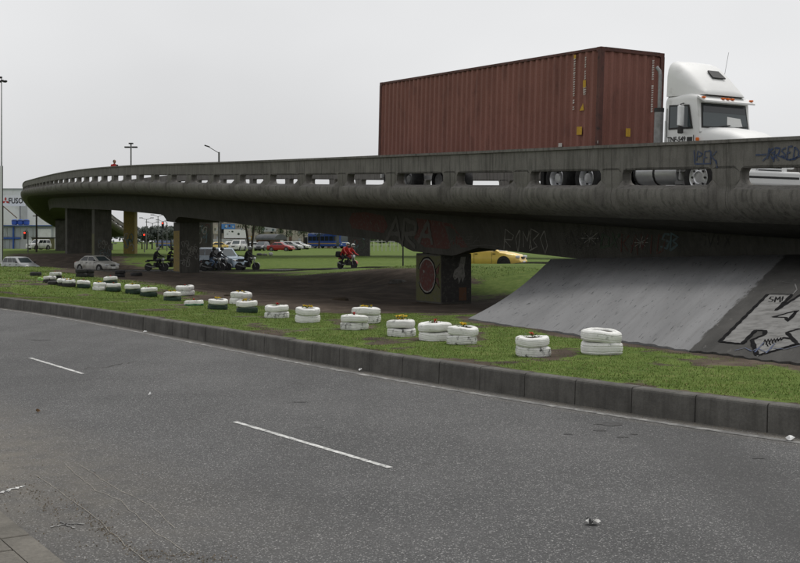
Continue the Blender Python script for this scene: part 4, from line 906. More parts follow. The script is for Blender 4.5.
for px, py, wpx, paints, fl_, label in PL:
    g0 = on_ground(px, py); P_px = F/g0.y; r = wpx/P_px/2; r = min(max(r, .24), .36)
    c = Vector((g0.x*(1+r/g0.y), g0.y+r*.92, 0)); c.z = gz(c.x, c.y)-.015
    pl_ = thing('tyre_planter', label, 'planter', c, random.random()*6, 'painted tyre planters along the verge')
    th = r*random.uniform(.54, .62); z = 0
    tops = []
    for k, ch in enumerate(paints.replace('ww', 'Kw') if random.random() < .55 else paints):
        mb = tyre_mb(r*(1-.03*k*random.random()), th*(.92 if k else 1.08)); t = mb.build('tyre', PAINT[ch], pl_, 40)
        t.location = (random.uniform(-.02, .02), random.uniform(-.02, .02), z+th/2); t.rotation_euler = (random.uniform(-.05, .05), random.uniform(-.05, .05), random.random()*6); z += th*.99
        if ch == 'G': t.rotation_euler = (R(-2), R(-6), 0); m2 = tyre_mb(r*1.004, th*.5); u_ = m2.build('painted_edge', mat('green_edge_paint', (.03, .16, .07), .6, (.05, .2, .1), 6), t); u_.location = (0, 0, -th*.27)
    mb = MB(); mb.lathe([(.001, z-th*.1), (r*.3, z-th*.12), (r*.62, z-th*.22)], (0, 0, 0), 'Z', 16); mb.build('soil', M_soil, pl_)
    nl = {'n': 0, 'r': 22, 'y': 34, 'Y': 60}[fl_]
    if nl:
        mb = MB()
        for k in range(nl):
            a = random.random()*6.28; rr_ = r*.42*math.sqrt(random.random()); zz = z-th*.16+random.random()*.035*(1.8 if fl_ == 'Y' else 1); b = random.random()*6.28; l = random.uniform(.025, .055)
            p = Vector((rr_*math.cos(a), rr_*math.sin(a), zz)); d = Vector((math.cos(b), math.sin(b), random.uniform(.2, 1.2))).normalized()*l; q = Vector((-math.sin(b), math.cos(b), 0))*l*.35
            mb.add([p, p+d*.5+q, p+d, p+d*.5-q], [(0, 1, 2, 3)])
        stuff(mb.build('foliage', M_leaf, pl_))
        nf = {'r': 3, 'y': 8, 'Y': 16}[fl_]; mb = MB()
        for k in range(nf):
            a = random.random()*6.28; rr_ = r*(.08 if fl_ == 'r' else .4)*math.sqrt(random.random()); cz = z-th*.1+random.uniform(.015, .05)*(1.6 if fl_ == 'Y' else 1); cx, cy = rr_*math.cos(a), rr_*math.sin(a); sz = random.uniform(.022, .034)
            for j in range(5): b = j*1.2566+k; mb.add([(cx, cy, cz), (cx+sz*math.cos(b-.5), cy+sz*math.sin(b-.5), cz+.012), (cx+sz*1.25*math.cos(b), cy+sz*1.25*math.sin(b), cz+.018), (cx+sz*math.cos(b+.5), cy+sz*math.sin(b+.5), cz+.012)], [(0, 1, 2, 3)])
            mb.add([(cx-sz*.5, cy, cz-.01), (cx+sz*.5, cy, cz-.01), (cx, cy+sz*.3, cz+.03)], [(0, 1, 2)])
        stuff(mb.build('blossom', M_red if fl_ == 'r' else M_yel, pl_))
# bare black tyres under the viaduct
for px, py, wpx, n, lab in ((79.6, 277.2, 8.2, 2, 'left one of two black tyre stacks before the white sedan'), (87.6, 277.2, 7.8, 2, 'right one of two black tyre stacks before the white sedan'), (118.7, 277.3, 10.6, 2, 'black tyre stack off the front of the white sedan'), (135, 276, 12, 1, 'black tyre lying right of the last black stack'), (34.5, 276, 8, 1, 'lone black tyre at the left beyond the lime planter')):
    g0 = on_ground(px, py); r = min(max(wpx*g0.y/F/2, .26), .36); st_ = thing('tyre_stack', lab, 'tyre stack' if n > 1 else 'tyre', (g0.x, g0.y+r, gz(g0.x, g0.y+r)-.02), 0, 'bare black tyres on the dirt')
    for k in range(n): t = tyre_mb(r, .2).build('tyre', M_black, st_, 40); t.location = (random.uniform(-.03, .03), 0, .1+.2*k)

# ------------------------------------------------------------------ grass blades on the verge
def blades(name, n, region, hmin, hmax, w, label):
    a = rng.uniform(region[0], region[1], n); v = region[2]+(region[3]-region[2])*rng.random(n)**region[4]
    p = KP[-1]+a[:, None]*E_K+(kerb_b(a)+v)[:, None]*N_K; x, y = p[:, 0], p[:, 1]; dm = dirt_shade_mask(x, y)
    # no blades on the embankment or under planters
    eb = np.array([(q.x, q.y) for q in EB]); inside = np.zeros(n, bool)
    ex = np.interp(y[::1], eb[::-1, 1], eb[::-1, 0]); inside = (x > ex+.05) & (y < 26.5) & (y > 5)
    keep = (rng.random(n) > dm*1.15) & ~inside & (x/y*F+400 > -60) & (x/y*F+400 < 870)
    x, y, v = x[keep], y[keep], v[keep]; z = terrain(x, y)-.004; m = len(x)
    cl = fbm(x*1.7, y*1.7); h = (hmin+(hmax-hmin)*rng.random(m)**1.5)*(.75+.5*cl); an = rng.random(m)*6.283; le = rng.uniform(.1, .9, m)
    dx, dy = np.cos(an), np.sin(an); ww = w*(.7+.6*rng.random(m))
    P0 = np.stack([x-dy*ww, y+dx*ww, z], -1); P1 = np.stack([x+dy*ww, y-dx*ww, z], -1); P2 = np.stack([x+dx*h*le, y+dy*h*le, z+h], -1)
    V_ = np.stack([P0, P1, P2], 1).reshape(-1, 3); Fc = np.arange(3*m).reshape(-1, 3)
    me = bpy.data.meshes.new(name); me.vertices.add(3*m); me.vertices.foreach_set('co', V_.ravel().astype(np.float32)); me.loops.add(3*m); me.loops.foreach_set('vertex_index', Fc.ravel().astype(np.int32)); me.polygons.add(m); me.polygons.foreach_set('loop_start', (np.arange(m)*3).astype(np.int32)); me.update()
    t = np.clip(cl+.3*(rng.random(m)-.5), 0, 1)[:, None]; dry = (rng.random(m) < .07+.25*np.clip(fbm(x*.6+9, y*.6)-.45, 0, 1))[:, None]
    c = np.array([.066, .108, .016])*(1-t)+np.array([.16, .222, .045])*t; c = np.where(dry, np.array([.3, .24, .12])*(.6+.6*t), c)
    ca = me.color_attributes.new('tint', 'FLOAT_COLOR', 'POINT'); ca.data.foreach_set('color', np.repeat(np.concatenate([c, np.ones((m, 1))], 1), 3, 0).ravel().astype(np.float32))
    me.materials.append(M_blade); o = link(name, me); stuff(o); tag(o, label, 'grass'); return o
blades('verge_grass', 520000, (-4, 34, .12, 13, 1.4), .012, .034, .004, 'short green grass growing on the verge behind the kerb')
blades('far_grass', 90000, (30, 75, .12, 26, 1.2), .03, .08, .012, 'rougher green grass on the far left of the verge')

#@@PART3
# ------------------------------------------------------------------ cars
def paint(n, c, **k): return mat(n, c, .3, tuple(.85*v for v in c), 1.5, spec=.5, coat=.4, **k)
M_cwhite = paint('car_white', (.6, .6, .58)); M_csilver = paint('car_silver', (.38, .39, .39)); M_cyel = paint('taxi_yellow', (.85, .6, .14)); M_cred = paint('car_red', (.33, .02, .02)); M_cdark = paint('car_dark', (.03, .03, .035)); M_cblue = paint('car_pale_blue', (.3, .38, .46)); M_cold = paint('car_faded_white', (.48, .47, .44), dirt=(.15, .13, .11), dscale=2, dlo=.55, dhi=.75)
M_busblue = paint('bus_blue', (.02, .07, .33))
SPEC = { # length, width, stations (x, top z, half width), greenhouse belt/roof: rear x, front x, z, half width
 'sedan': (4.2, 1.66, [(-2.1, .66, .7), (-2.04, .86, .78), (-1.5, .93, .82), (-.9, .94, .83), (.7, .93, .83), (1.3, .87, .81), (1.85, .76, .74), (2.06, .6, .64), (2.1, .5, .6)], (-1.55, 1.05, .93, .78), (-.95, .28, 1.4, .58)),
 'hatch': (3.9, 1.64, [(-1.95, .6, .72), (-1.9, .9, .79), (-1.2, .95, .82), (.8, .95, .82), (1.3, .89, .8), (1.75, .76, .73), (1.92, .58, .62), (1.95, .5, .58)], (-1.88, 1.05, .94, .77), (-1.55, .25, 1.46, .6)),
 'suv': (4.3, 1.76, [(-2.15, .7, .78), (-2.1, 1.0, .84), (-1.2, 1.08, .87), (.75, 1.08, .87), (1.4, 1.05, .86), (2.0, .98, .82), (2.12, .75, .78), (2.15, .6, .74)], (-2.05, 1.0, 1.07, .82), (-1.9, .42, 1.72, .68))}
def car(name, label, loc, rz, body, kind, detail=True, wheelm=M_steel, cat='car', group='cars'):
    L_, W_, st, gb, gr = SPEC[kind]; o = thing(name, label, cat, loc, rz, group); wx = L_*.3; wr = .31 if kind != 'suv' else .36
    mb = MB(); rings = []
    for x, zt_, hw in st:
        zb_ = .2 if abs(x) < L_*.42 else .28
        r = [(x, -hw*.92, zb_), (x, -hw, zb_+.14), (x, -hw*1.01, zb_+(zt_-zb_)*.55), (x, -hw*.96, zt_-.06), (x, -hw*.82, zt_), (x, 0, zt_+.025)]; rings.append(r+[(p[0], -p[1], p[2]) for p in reversed(r[:-1])])
    mb.loft(rings); bd = fixn(mb.build('body', body, o)); bd.data.shade_smooth(); bd.data.set_sharp_from_angle(angle=R(42))
    (xr, xf, zb_, wb), (xr2, xf2, zt_, wt) = gb, gr; zb_ -= .04
    mb = MB(); ring = lambda xr, xf, z, w, c: [(xr+c, -w, z), (xf-c, -w, z), (xf, -w*.8, z), (xf, w*.8, z), (xf-c, w, z), (xr+c, w, z), (xr, w*.8, z), (xr, -w*.8, z)]
    mb.loft([ring(xr, xf, zb_, wb, .08), ring(xr2-.03, xf2+.04, zt_-.06, wt+.03, .06), ring(xr2+.1, xf2-.12, zt_, wt-.12, .06)]); cb = fixn(mb.build('cabin', body, o)); cb.data.shade_smooth(); cb.data.set_sharp_from_angle(angle=R(30))
    def lerp(t, a, b): return a+(b-a)*t
    def side_pt(fx, t, sg, off=.012):                                   # point on the greenhouse side
        return (lerp(fx, lerp(t, xr+.1, xr2+.04), lerp(t, xf-.1, xf2-.03)), sg*(lerp(t, wb, wt+.03)+off), lerp(t, zb_, zt_-.06))
    for sg in (-1, 1):
        for f0, f1 in (((.04, .47), (.52, .96)) if kind == 'sedan' else ((.03, .3), (.34, .63), (.67, .96))):
            P = [side_pt(f0, .16, sg), side_pt(f1, .16, sg), side_pt(f1, .9, sg), side_pt(f0, .9, sg)]; mb = MB(); mb.add(P, [(0, 1, 2, 3)]); mb.build('side_window', M_glass, o)
    for nm, xa, xb, sg in (('windscreen', xf, xf2+.04, 1), ('rear_window', xr, xr2-.03, -1)):
        q = lambda t, y: (lerp(t, xa, xb)+sg*.012, y*lerp(t, wb*.8, (wt+.03)*.8), lerp(t, zb_, zt_-.06)+.006); mb = MB(); mb.add([q(.12, -.95), q(.12, .95), q(.93, .93), q(.93, -.93)], [(0, 1, 2, 3)]); mb.build(nm, M_glass if nm != 'windscreen' else M_glasst, o)
    for x in (-wx, wx):
        for sg in (-1, 1):
            mb = MB(); mb.lathe([(.001, sg*W_/2*1.0+sg*.004), (wr*1.2, sg*W_/2*1.0+sg*.004), (wr*1.2, sg*(W_/2-.2))], (x, 0, wr), 'Y', 20); mb.build('wheel_arch', M_dark, o)
            wheel(o, x, sg*(W_/2-.065), wr, wr, .19, wheelm, sg, n=16, dish=.7)
    xe = st[-1][0]
    for sg in (-1, 1):
        mb = MB(); mb.bbox((xe-.13, sg*W_*.33, st[-2][1]+.03), (.24, .34, .15), .05, rz=-sg*.35); mb.build('headlight', M_lens, o)
        mb = MB(); mb.bbox((st[0][0]+.06, sg*W_*.37, .78 if kind != 'suv' else .9), (.1, .2, .16), .03); mb.build('tail_light', M_redl, o)
        mb = MB(); mb.bbox((gb[1]-.28, sg*(W_/2+.07), zb_+.1), (.12, .16, .12), .035); mb.build('door_mirror', M_dark if detail else body, o)
    mb = MB(); mb.bbox((xe-.02, 0, .36), (.16, W_*.72, .2), .05); b2 = mb.build('bumper', body, o)
    mb = MB(); mb.bbox((xe-.02, 0, st[-2][1]-.02), (.1, W_*.3, .13), .03); mb.build('grille', M_dark, o)
    if detail:
        mb = MB(); mb.box((xe+.062, 0, .36), (.012, .4, .12)); mb.build('number_plate', M_paper, b2)
        for sg in (-1, 1):
            for x0 in (-.3, .72): mb = MB(); mb.bbox((x0, sg*(W_/2+.005), zb_-.1), (.16, .03, .035), .008); mb.build('door_handle', M_dark, o)
            for x0 in (-.42, .6, -1.1): mb = MB(); mb.box((x0, sg*(W_/2*1.008), .58), (.012, .012, .58)); mb.build('door_seam', M_dark, o)
    return o
def put(px, d, dz=0.): x = (px-400)/F*d; return Vector((x, d, gz(x, d)+dz))
car('parked_car', 'silver hatchback half hidden behind the grass at far left', put(20.5, 97), R(-40), M_csilver, 'hatch')
sd = car('parked_car', 'old faded white sedan beside the black tyre stacks', put(97, 95), R(-36), M_cold, 'sedan')
car('white_van', 'white utility vehicle by the blue glass building at far left', put(38.5, 186), R(-118), M_cwhite, 'suv', cat='van')
tx = car('taxi', 'yellow taxi partly hidden behind the mural pier', put(486.5, 61, .03), R(-24), M_cyel, 'sedan', wheelm=M_dark, cat='taxi')
car('off_road_vehicle', 'pale blue off-road vehicle behind the motorcycles under the viaduct', put(222, 84, .03), R(-40), M_cblue, 'suv', cat='car')
for px, d, rz, m, kind, lab in ((216, 175, -160, M_cyel, 'sedan', 'distant yellow car beside the dark post'), (228, 180, -150, M_cwhite, 'hatch', 'distant white hatchback left of the tree with two stems'), (237.5, 176, -100, M_cwhite, 'suv', 'distant white off-road car seen between post and tree'), (250.5, 182, -165, M_cwhite, 'sedan', 'distant white sedan right behind the tree with two stems'),
        (262, 178, -100, M_cdark, 'hatch', 'distant dark car in front of the barrel-roofed kiosk'), (281, 172, -20, M_cred, 'sedan', 'distant red sedan right of the barrel-roofed kiosk'), (291, 186, -15, M_csilver, 'hatch', 'distant grey hatchback behind the red sedan'), (299, 200, -20, M_cwhite, 'sedan', 'distant white car nearest the blue bus')):
    car('distant_car', lab, put(px, d), R(rz), m, kind, False, group='cars on the far road')

def bus(label, px, d, rz, L_=9.5):
    o = thing('bus', label, 'bus', put(px, d), rz, 'blue buses on the far road'); H_ = 3.05; W_ = 2.4
    mb = MB(); mb.bbox((0, 0, .4+(H_-.4)/2), (L_, W_, H_-.4), .16); mb.build('body', M_busblue, o)
    mb = MB(); mb.box((0, 0, 1.0), (L_-.3, W_+.02, .16)); mb.build('stripe', M_ymark, o)
    n = 7
    for sg in (-1, 1):
        for k in range(n): x = -L_/2+.75+k*(L_-2.2)/(n-1); mb = MB(); mb.bbox((x, sg*(W_/2+.005), 2.0), ((L_-2.2)/(n-1)-.12, .03, .95), .012); mb.build('side_window', M_glass, o)
        mb = MB(); mb.bbox((L_/2-.75, sg*(W_/2+.006), 1.6), (.8, .03, 2.1), .012); mb.build('door', M_glasst, o)
        for x in (-L_*.28, L_*.3): wheel(o, x, sg*(W_/2-.13), .46, .46, .26, M_steel, sg, n=16)
        mb = MB(); mb.bbox((L_/2+.005, sg*.85, .85), (.05, .35, .2), .02); mb.build('headlight', M_lens, o)
    mb = MB(); mb.bbox((L_/2+.006, 0, 1.95), (.04, 2.1, 1.15), .015); mb.build('windscreen', M_glasst, o)
    mb = MB(); mb.bbox((L_/2+.006, 0, 2.78), (.04, 1.7, .3), .012); mb.build('destination_board', M_dark, o)
    mb = MB(); mb.box((L_/2+.01, 0, 1.2), (.03, 1.5, .12)); mb.build('front_band', M_paper, o)
    return o
bus('blue bus with yellow stripe left of the far mural pier', 328, 225, R(-42)); bus('blue bus showing beside the dark pier in the left half', 170, 225, R(-55))

# ------------------------------------------------------------------ people (continuous skinned figures)
def skinned(name, joints, edges, radii, mats, matfn, parent=None, subdiv=1):
    me = bpy.data.meshes.new(name); me.from_pydata(joints, edges, []); ob = bpy.data.objects.new(name, me); COL.objects.link(ob)
    md = ob.modifiers.new('skin', 'SKIN'); sk = me.skin_vertices[0].data
    for k, r in enumerate(radii): sk[k].radius = (r, r)
    sk[0].use_root = True
    sb = ob.modifiers.new('sub', 'SUBSURF'); sb.levels = subdiv; sb.render_levels = subdiv
    dg = bpy.context.evaluated_depsgraph_get(); dg.update(); m2 = bpy.data.meshes.new_from_object(ob.evaluated_get(dg)); bpy.data.objects.remove(ob)
    m2.materials.clear()
    for m in mats: m2.materials.append(m)
    for p in m2.polygons: p.material_index = matfn(p.center); p.use_smooth = True
    return link(name, m2, parent)
M_skin = mat('skin', (.3, .17, .11), .6); M_cblk = mat('black_cloth', (.018, .018, .02), .9, (.03, .03, .032), 9); M_cjean = mat('blue_jeans', (.06, .1, .18), .9, (.09, .13, .2), 9); M_cred2 = mat('red_leather', (.42, .02, .015), .5, (.3, .015, .012), 6); M_cwht = mat('pale_cloth', (.5, .5, .48), .9); M_hiv = mat('lime_vest', (.45, .6, .06), .8); M_hair = mat('dark_hair', (.015, .012, .01), .8)
def hand_joints(J, E, Rr, w, d, up_, k0):
    """palm and five fingers rooted at wrist index k0 at position w, pointing along d"""
    d = Vector(d).normalized(); u = Vector(up_); s = d.cross(u).normalized(); J.append(Vector(w)+d*.06); E.append((k0, len(J)-1)); Rr.append(.03); palm = len(J)-1
    for f in range(4):
        b = Vector(w)+d*.09+s*(f-1.5)*.022; J.append(b); E.append((palm, len(J)-1)); Rr.append(.009); l = (.03, .035, .033, .026)[f]
        J.append(b+d*l-u*.012); E.append((len(J)-2, len(J)-1)); Rr.append(.008); J.append(b+d*l*1.3-u*.04); E.append((len(J)-2, len(J)-1)); Rr.append(.007)
    t = Vector(w)+d*.05-s*.04; J.append(t); E.append((palm, len(J)-1)); Rr.append(.01); J.append(t+d*.03-s*.01-u*.02); E.append((len(J)-2, len(J)-1)); Rr.append(.008)
def rider(label, bike, dx=0, top=M_cblk, legs=M_cblk, hel=M_dark, lean=.0, vest=None, dz=0.):
    J = [(-.18+dx, 0, .86+dz), (-.1+dx, 0, 1.05+dz), (.0+dx+lean, 0, 1.28+dz), (.06+dx+lean*1.3, 0, 1.43+dz), (.1+dx+lean*1.5, 0, 1.52+dz)]; E = [(0, 1), (1, 2), (2, 3), (3, 4)]; Rr = [.15, .15, .17, .08, .07]
    J = [Vector(j) for j in J]
    for sg in (-1, 1):
        k = len(J); J += [Vector((.01+dx+lean, sg*.19, 1.37+dz)), Vector((.2+dx+lean, sg*.27, 1.14+dz)), Vector((.45+dx+lean*.6, sg*.27, 1.06))]; E += [(2, k), (k, k+1), (k+1, k+2)]; Rr += [.075, .055, .04]
        hand_joints(J, E, Rr, J[k+2], (.9, 0, -.15), (0, 0, 1), k+2)
        k = len(J); J += [Vector((-.12+dx, sg*.12, .82+dz)), Vector((.25+dx, sg*.24, .72+dz*.6)), Vector((.02+dx, sg*.22, .38)), Vector((.16+dx, sg*.23, .3))]; E += [(0, k), (k, k+1), (k+1, k+2), (k+2, k+3)]; Rr += [.1, .075, .055, .04]
    o = thing('motorcycle_rider', label, 'person', bike.location, bike.rotation_euler.z, 'people on motorcycles')
    o.rotation_euler = bike.rotation_euler
    def mf(c):
        if c.z < .42: return 2
        if c.z < .98+dz*.8 and not (abs(c.y) > .18 and c.z > .93): return 1
        return 0
    skinned('body', J, E, Rr, [top, legs, M_cblk], mf, o)
    hc = Vector((.13+dx+lean*1.6, 0, 1.64+dz)); mb = MB(); prof = []
    for k in range(11): a = math.pi*k/10; prof.append((max(.002, .145*math.sin(a)), -.15*math.cos(a)+(0 if k > 2 else .03)))
    mb.lathe(prof, hc, 'Z', 18); h_ = mb.build('helmet', hel, o, 60)
    mb = MB(); rings = []
    for zz, rr_ in ((-.04, .147), (.01, .151), (.05, .146)): rings.append([(hc.x+rr_*1.02*math.cos(a), hc.y+rr_*math.sin(a), hc.z+zz) for a in np.linspace(-1.15, 1.15, 9)])
    mb.loft(rings, False, False); mb.build('visor', M_glass, h_, 60)
    if vest: mb = MB(); mb.bbox((-.02+dx+lean*.7, 0, 1.22+dz), (.37, .42, .07), .03); mb.build('vest_band', vest, o)
    return o
def bike(label, loc, rz, tank, roll=0., box=False):
    o = thing('motorcycle', label, 'motorcycle', loc, rz, 'motorcycles under the viaduct'); o.rotation_euler = (roll, 0, rz)
    for x in (-.65, .68): wheel(o, x, 0, .3, .3, .12, M_dark, 1, n=20, dish=.3)
    mb = MB(); mb.tube([(-.65, .1, .3), (-.15, .12, .45), (.1, .05, .5), (.42, 0, .95)], .03, 6); mb.tube([(-.65, -.1, .3), (-.15, -.12, .45), (.1, -.05, .5)], .03, 6); mb.build('frame', M_dark, o)
    for sg in (-1, 1): mb = MB(); mb.tube([(.68, sg*.09, .3), (.5, sg*.09, .78), (.43, sg*.08, 1.0)], .025, 6); mb.build('fork', M_steel, o)
    mb = MB(); mb.bbox((.02, 0, .45), (.42, .32, .36), .07); mb.build('engine', M_dark, o)
    mb = MB(); rings = []
    for x, w, z0_, z1_ in ((-.12, .1, .74, .84), (.0, .15, .7, .94), (.2, .17, .7, .98), (.36, .12, .76, .94), (.42, .05, .8, .88)): rings.append([(x, -w, (z0_+z1_)/2), (x, -w*.7, z1_-.02), (x, 0, z1_), (x, w*.7, z1_-.02), (x, w, (z0_+z1_)/2), (x, w*.6, z0_), (x, -w*.6, z0_)])
    mb.loft(rings); fixn(mb.build('fuel_tank', tank, o, 50))
    mb = MB(); mb.bbox((-.4, 0, .79), (.68, .26, .11), .045); mb.build('seat', M_cblk, o)
    mb = MB(); mb.bbox((-.72, 0, .72), (.3, .2, .12), .04); mb.build('tail', tank, o)
    mb = MB(); mb.bbox((-.88, 0, .74), (.04, .14, .07), .015); mb.build('tail_light', M_redl, o)
    mb = MB(); mb.tube([(.36, -.36, 1.02), (.44, -.2, 1.03), (.45, 0, 1.0), (.44, .2, 1.03), (.36, .36, 1.02)], .016, 6); mb.build('handlebar', M_dark, o)
    mb = MB(); mb.lathe([(.001, .64), (.09, .62), (.1, .58), (.07, .5), (.001, .46)], (0, 0, .9), 'X', 14); mb.build('headlight', M_lens, o, 50)
    mb = MB(); rings = []
    for a in np.linspace(.3, 2.3, 8): rings.append([(.68+.34*math.cos(a), y, .3+.34*math.sin(a)) for y in (-.07, .07)])
    mb.loft(rings, False, False); mb.build('front_mudguard', tank, o)
    mb = MB(); mb.tube([(.05, -.16, .3), (-.3, -.19, .3), (-.75, -.2, .42)], [.03, .045, .05], 8); mb.build('exhaust', M_steel, o, 50)
    if box: mb = MB(); mb.bbox((-.85, 0, 1.02), (.42, .5, .4), .08); mb.build('top_case', M_cblk, o)
    return o
def on_side_road(px, off):
    best = None
    for t in np.linspace(0, len(SR)-1.01, 900):
        x, y, a = side_pt(t, off)
        e_ = abs(400+F*x/y-px) if y > 20 else 1e9
        if best is None or e_ < best[0]: best = (e_, x, y, a)
    return Vector((best[1], best[2], gz(best[1], best[2])+.035)), best[3]
for px, off, tank, box, roll, blab, riders in (
   (156, -.3, M_cdark, False, 0, 'dark motorcycle leftmost, just left of the dark pier', [('black clad rider with pale helmet left of the dark pier', 0, M_cblk, M_cblk, M_cwht, 0, None, 0)]),
   (169.5, .8, M_cdark, False, 0, 'dark motorcycle peeking out behind the left of the dark pier', [('rider with lime vest band at the left edge of the dark pier', 0, M_cblk, M_cblk, M_dark, .03, M_hiv, 0)]),
   (212, -1.2, M_cdark, False, 0, 'dark motorcycle in front of the pale blue off-road vehicle', [('rider in blue jeans before the pale blue off-road vehicle', 0, M_cblk, M_cjean, M_dark, 0, None, 0)]),
   (219, .4, M_cdark, False, 0, 'dark motorcycle half hidden behind the jeans clad rider', [('black clad rider between jeans clad rider and the rightmost dark motorcycle', 0, M_cblk, M_cblk, M_dark, .05, None, 0)]),
   (247.5, -1.2, M_cdark, False, R(-3), 'dark motorcycle in front of the tree with two stems', [('rider in black with grey helmet in front of the tree with two stems', 0, M_cblk, M_cblk, M_csilver, .02, None, 0)]),
   (347, -.5, M_cred, True, R(-8), 'red motorcycle with black top case carrying two people', [('front rider in red and white leathers steering the red motorcycle', .1, M_cred2, M_cblk, M_cwht, .1, None, 0), ('passenger in red jacket behind on the red motorcycle', -.42, M_cred2, M_cblk, M_cwht, .1, None, .08)])):
    loc, a = on_side_road(px, off); bk = bike(blab, loc, a, tank, roll, box)
    for lab, dx, top, legs, hel, lean, vest, dz in riders: rider(lab, bk, dx, top, legs, hel, lean, vest, dz)
# pedestrian on the viaduct
pp = B(58.5, .85, DECK+.005); o = thing('person', 'person in a red and dark top walking on the viaduct', 'person', pp, -heading(58.5)+R(-80))
J = [(0, 0, .92), (0, 0, 1.12), (.01, 0, 1.34), (.02, 0, 1.47), (.03, 0, 1.56)]; E = [(0, 1), (1, 2), (2, 3), (3, 4)]; Rr = [.14, .14, .16, .06, .06]; J = [Vector(j) for j in J]
for sg in (-1, 1):
    k = len(J); J += [Vector((0, sg*.19, 1.4)), Vector((-.02, sg*.25, 1.12)), Vector((.08, sg*.25, .88))]; E += [(2, k), (k, k+1), (k+1, k+2)]; Rr += [.07, .05, .035]; hand_joints(J, E, Rr, J[k+2], (.15, 0, -1), (1, 0, 0), k+2)
    k = len(J); J += [Vector((0, sg*.1, .86)), Vector((sg*.08, sg*.1, .48)), Vector((sg*.12-.03, sg*.1, .09)), Vector((sg*.12+.12, sg*.1, .045))]; E += [(0, k), (k, k+1), (k+1, k+2), (k+2, k+3)]; Rr += [.1, .07, .05, .04]
skinned('body', J, E, Rr, [M_cred2, M_cblk, M_skin], lambda c: 2 if (c.z > 1.5 or c.z < .87 and abs(c.y) > .2) else (0 if c.z > .95 and c.y < .1 else 1), o)
mb = MB(); mb.lathe([(max(.002, .1*math.sin(math.pi*k/9)), -.125*math.cos(math.pi*k/9)) for k in range(10)], (.045, 0, 1.64), 'Z', 14); hd = mb.build('head', M_skin, o, 60)
mb = MB(); mb.lathe([(max(.002, .108*math.sin(math.pi*k/9)), -.115*math.cos(math.pi*k/9)) for k in range(3, 10)], (.03, 0, 1.655), 'Z', 14); mb.build('hair', M_hair, hd, 60)
mb = MB(); mb.add([(.14, -.015, 1.63), (.14, .015, 1.63), (.165, 0, 1.615), (.14, 0, 1.67)], [(0, 1, 2), (0, 2, 3), (1, 3, 2)]); mb.build('nose', M_skin, hd)
for sg in (-1, 1): mb = MB(); mb.bbox((.137, sg*.035, 1.655), (.01, .022, .01), .003); mb.build('eye', M_hair, hd)
mb = MB(); mb.box((.135, 0, 1.585), (.01, .045, .01)); mb.build('mouth', M_sred, hd)

# ------------------------------------------------------------------ far ramp with its piers
fr_ = thing('far_ramp', 'second concrete ramp on piers beyond the viaduct', 'ramp')
FP = [(-36, 127), (-30, 125.5), (-20.5, 121), (-4.2, 116), (12, 112), (40, 104), (90, 88)]
mb = MB(); rings = []
for k, (x, y) in enumerate(FP):
    zb_ = 5.5-.022*(x+36); rings.append([(x, y-3.6, zb_+1.9), (x, y-4, zb_+1.3), (x, y-2, zb_), (x, y+2, zb_), (x, y+4, zb_+1.3), (x, y+3.6, zb_+1.9)])
mb.loft(rings); fixn(mb.build('deck', M_girder, fr_))
for px, d, wpx, m, nm in ((130.5, 125.5, 11, M_syel, 'ochre'), (204.5, 121, 15, M_pier, 'dark'), (359, 116, 22, M_sdark, 'mural')):
    p = put(px, d); w = wpx*d/F; zt_ = 5.5-.022*(p.x+36); mb = MB(); mb.bbox((p.x, p.y, (zt_+.1+p.z-.4)/2), (w, 1.4, zt_+.1-p.z+.4), .04); q = mb.build('pier', m, fr_)
    for j in range(8 if nm != 'dark' else 10):
        mb = MB(); P = []; cx, cz = p.x+random.uniform(-.3, .3)*w, p.z+random.uniform(.4, 2.0 if nm == 'ochre' else 3.2)
        for t in range(8): a = t/7*4+j; P.append((max(p.x-w*.46, min(p.x+w*.46, cx+.22*math.cos(a))), p.y-.712-.004*j, cz+.4*math.sin(a)))
        mb.ribbon(P, .1, [(0, -1, 0)]*8); mb.build('graffiti', random.choice([M_sblue, M_sgrey, M_sred, M_sgreen, M_sblue]), q)

# ------------------------------------------------------------------ street furniture
def pole(mb, x, y, z0, z1, r0, r1): mb.tube([(x, y, z0-.2), (x, y, z1)], [r0, r1], 8)
p = put(131, 150); o = thing('street_lamp', 'tall double-headed street lamp behind the left part of the viaduct', 'street lamp', p); zt_ = at(131, 144, 150).z-p.z
mb = MB(); pole(mb, 0, 0, 0, zt_, .12, .09); mb.build('post', M_pole, o)
for sg in (-1, 1): mb = MB(); mb.bbox((sg*.5, 0, zt_-.42), (.75, .4, .2), .06); mb.build('lamp_head', M_dark, o)
mb = MB(); mb.box((0, 0, zt_-.38), (.6, .1, .08)); mb.build('cross_arm', M_dark, o); mb = MB(); mb.bbox((0, 0, zt_+.08), (.6, .4, .18), .05); mb.build('lamp_head', M_dark, o)
p = put(219, 112); o = thing('street_lamp', 'single-arm street lamp leaning left above the viaduct parapet', 'street lamp', p); zt_ = at(219, 152, 112).z-p.z
mb = MB(); pole(mb, 0, 0, 0, zt_, .11, .09); mb.build('post', M_pole, o)
mb = MB(); mb.tube([(0, 0, zt_-.1), (-.5, 0, zt_+.2), (-1.0, 0, zt_+.5)], .04, 6); mb.build('arm', M_pole, o); mb = MB(); mb.bbox((-1.2, 0, zt_+.6), (.55, .25, .13), .04, M=Matrix.Rotation(R(18), 4, 'Y')); mb.build('lamp_head', M_dark, o)
p = put(1.5, 150); o = thing('light_mast', 'very tall light mast at the left edge of the picture', 'light mast', p); zt_ = at(0, 77, 150).z-p.z
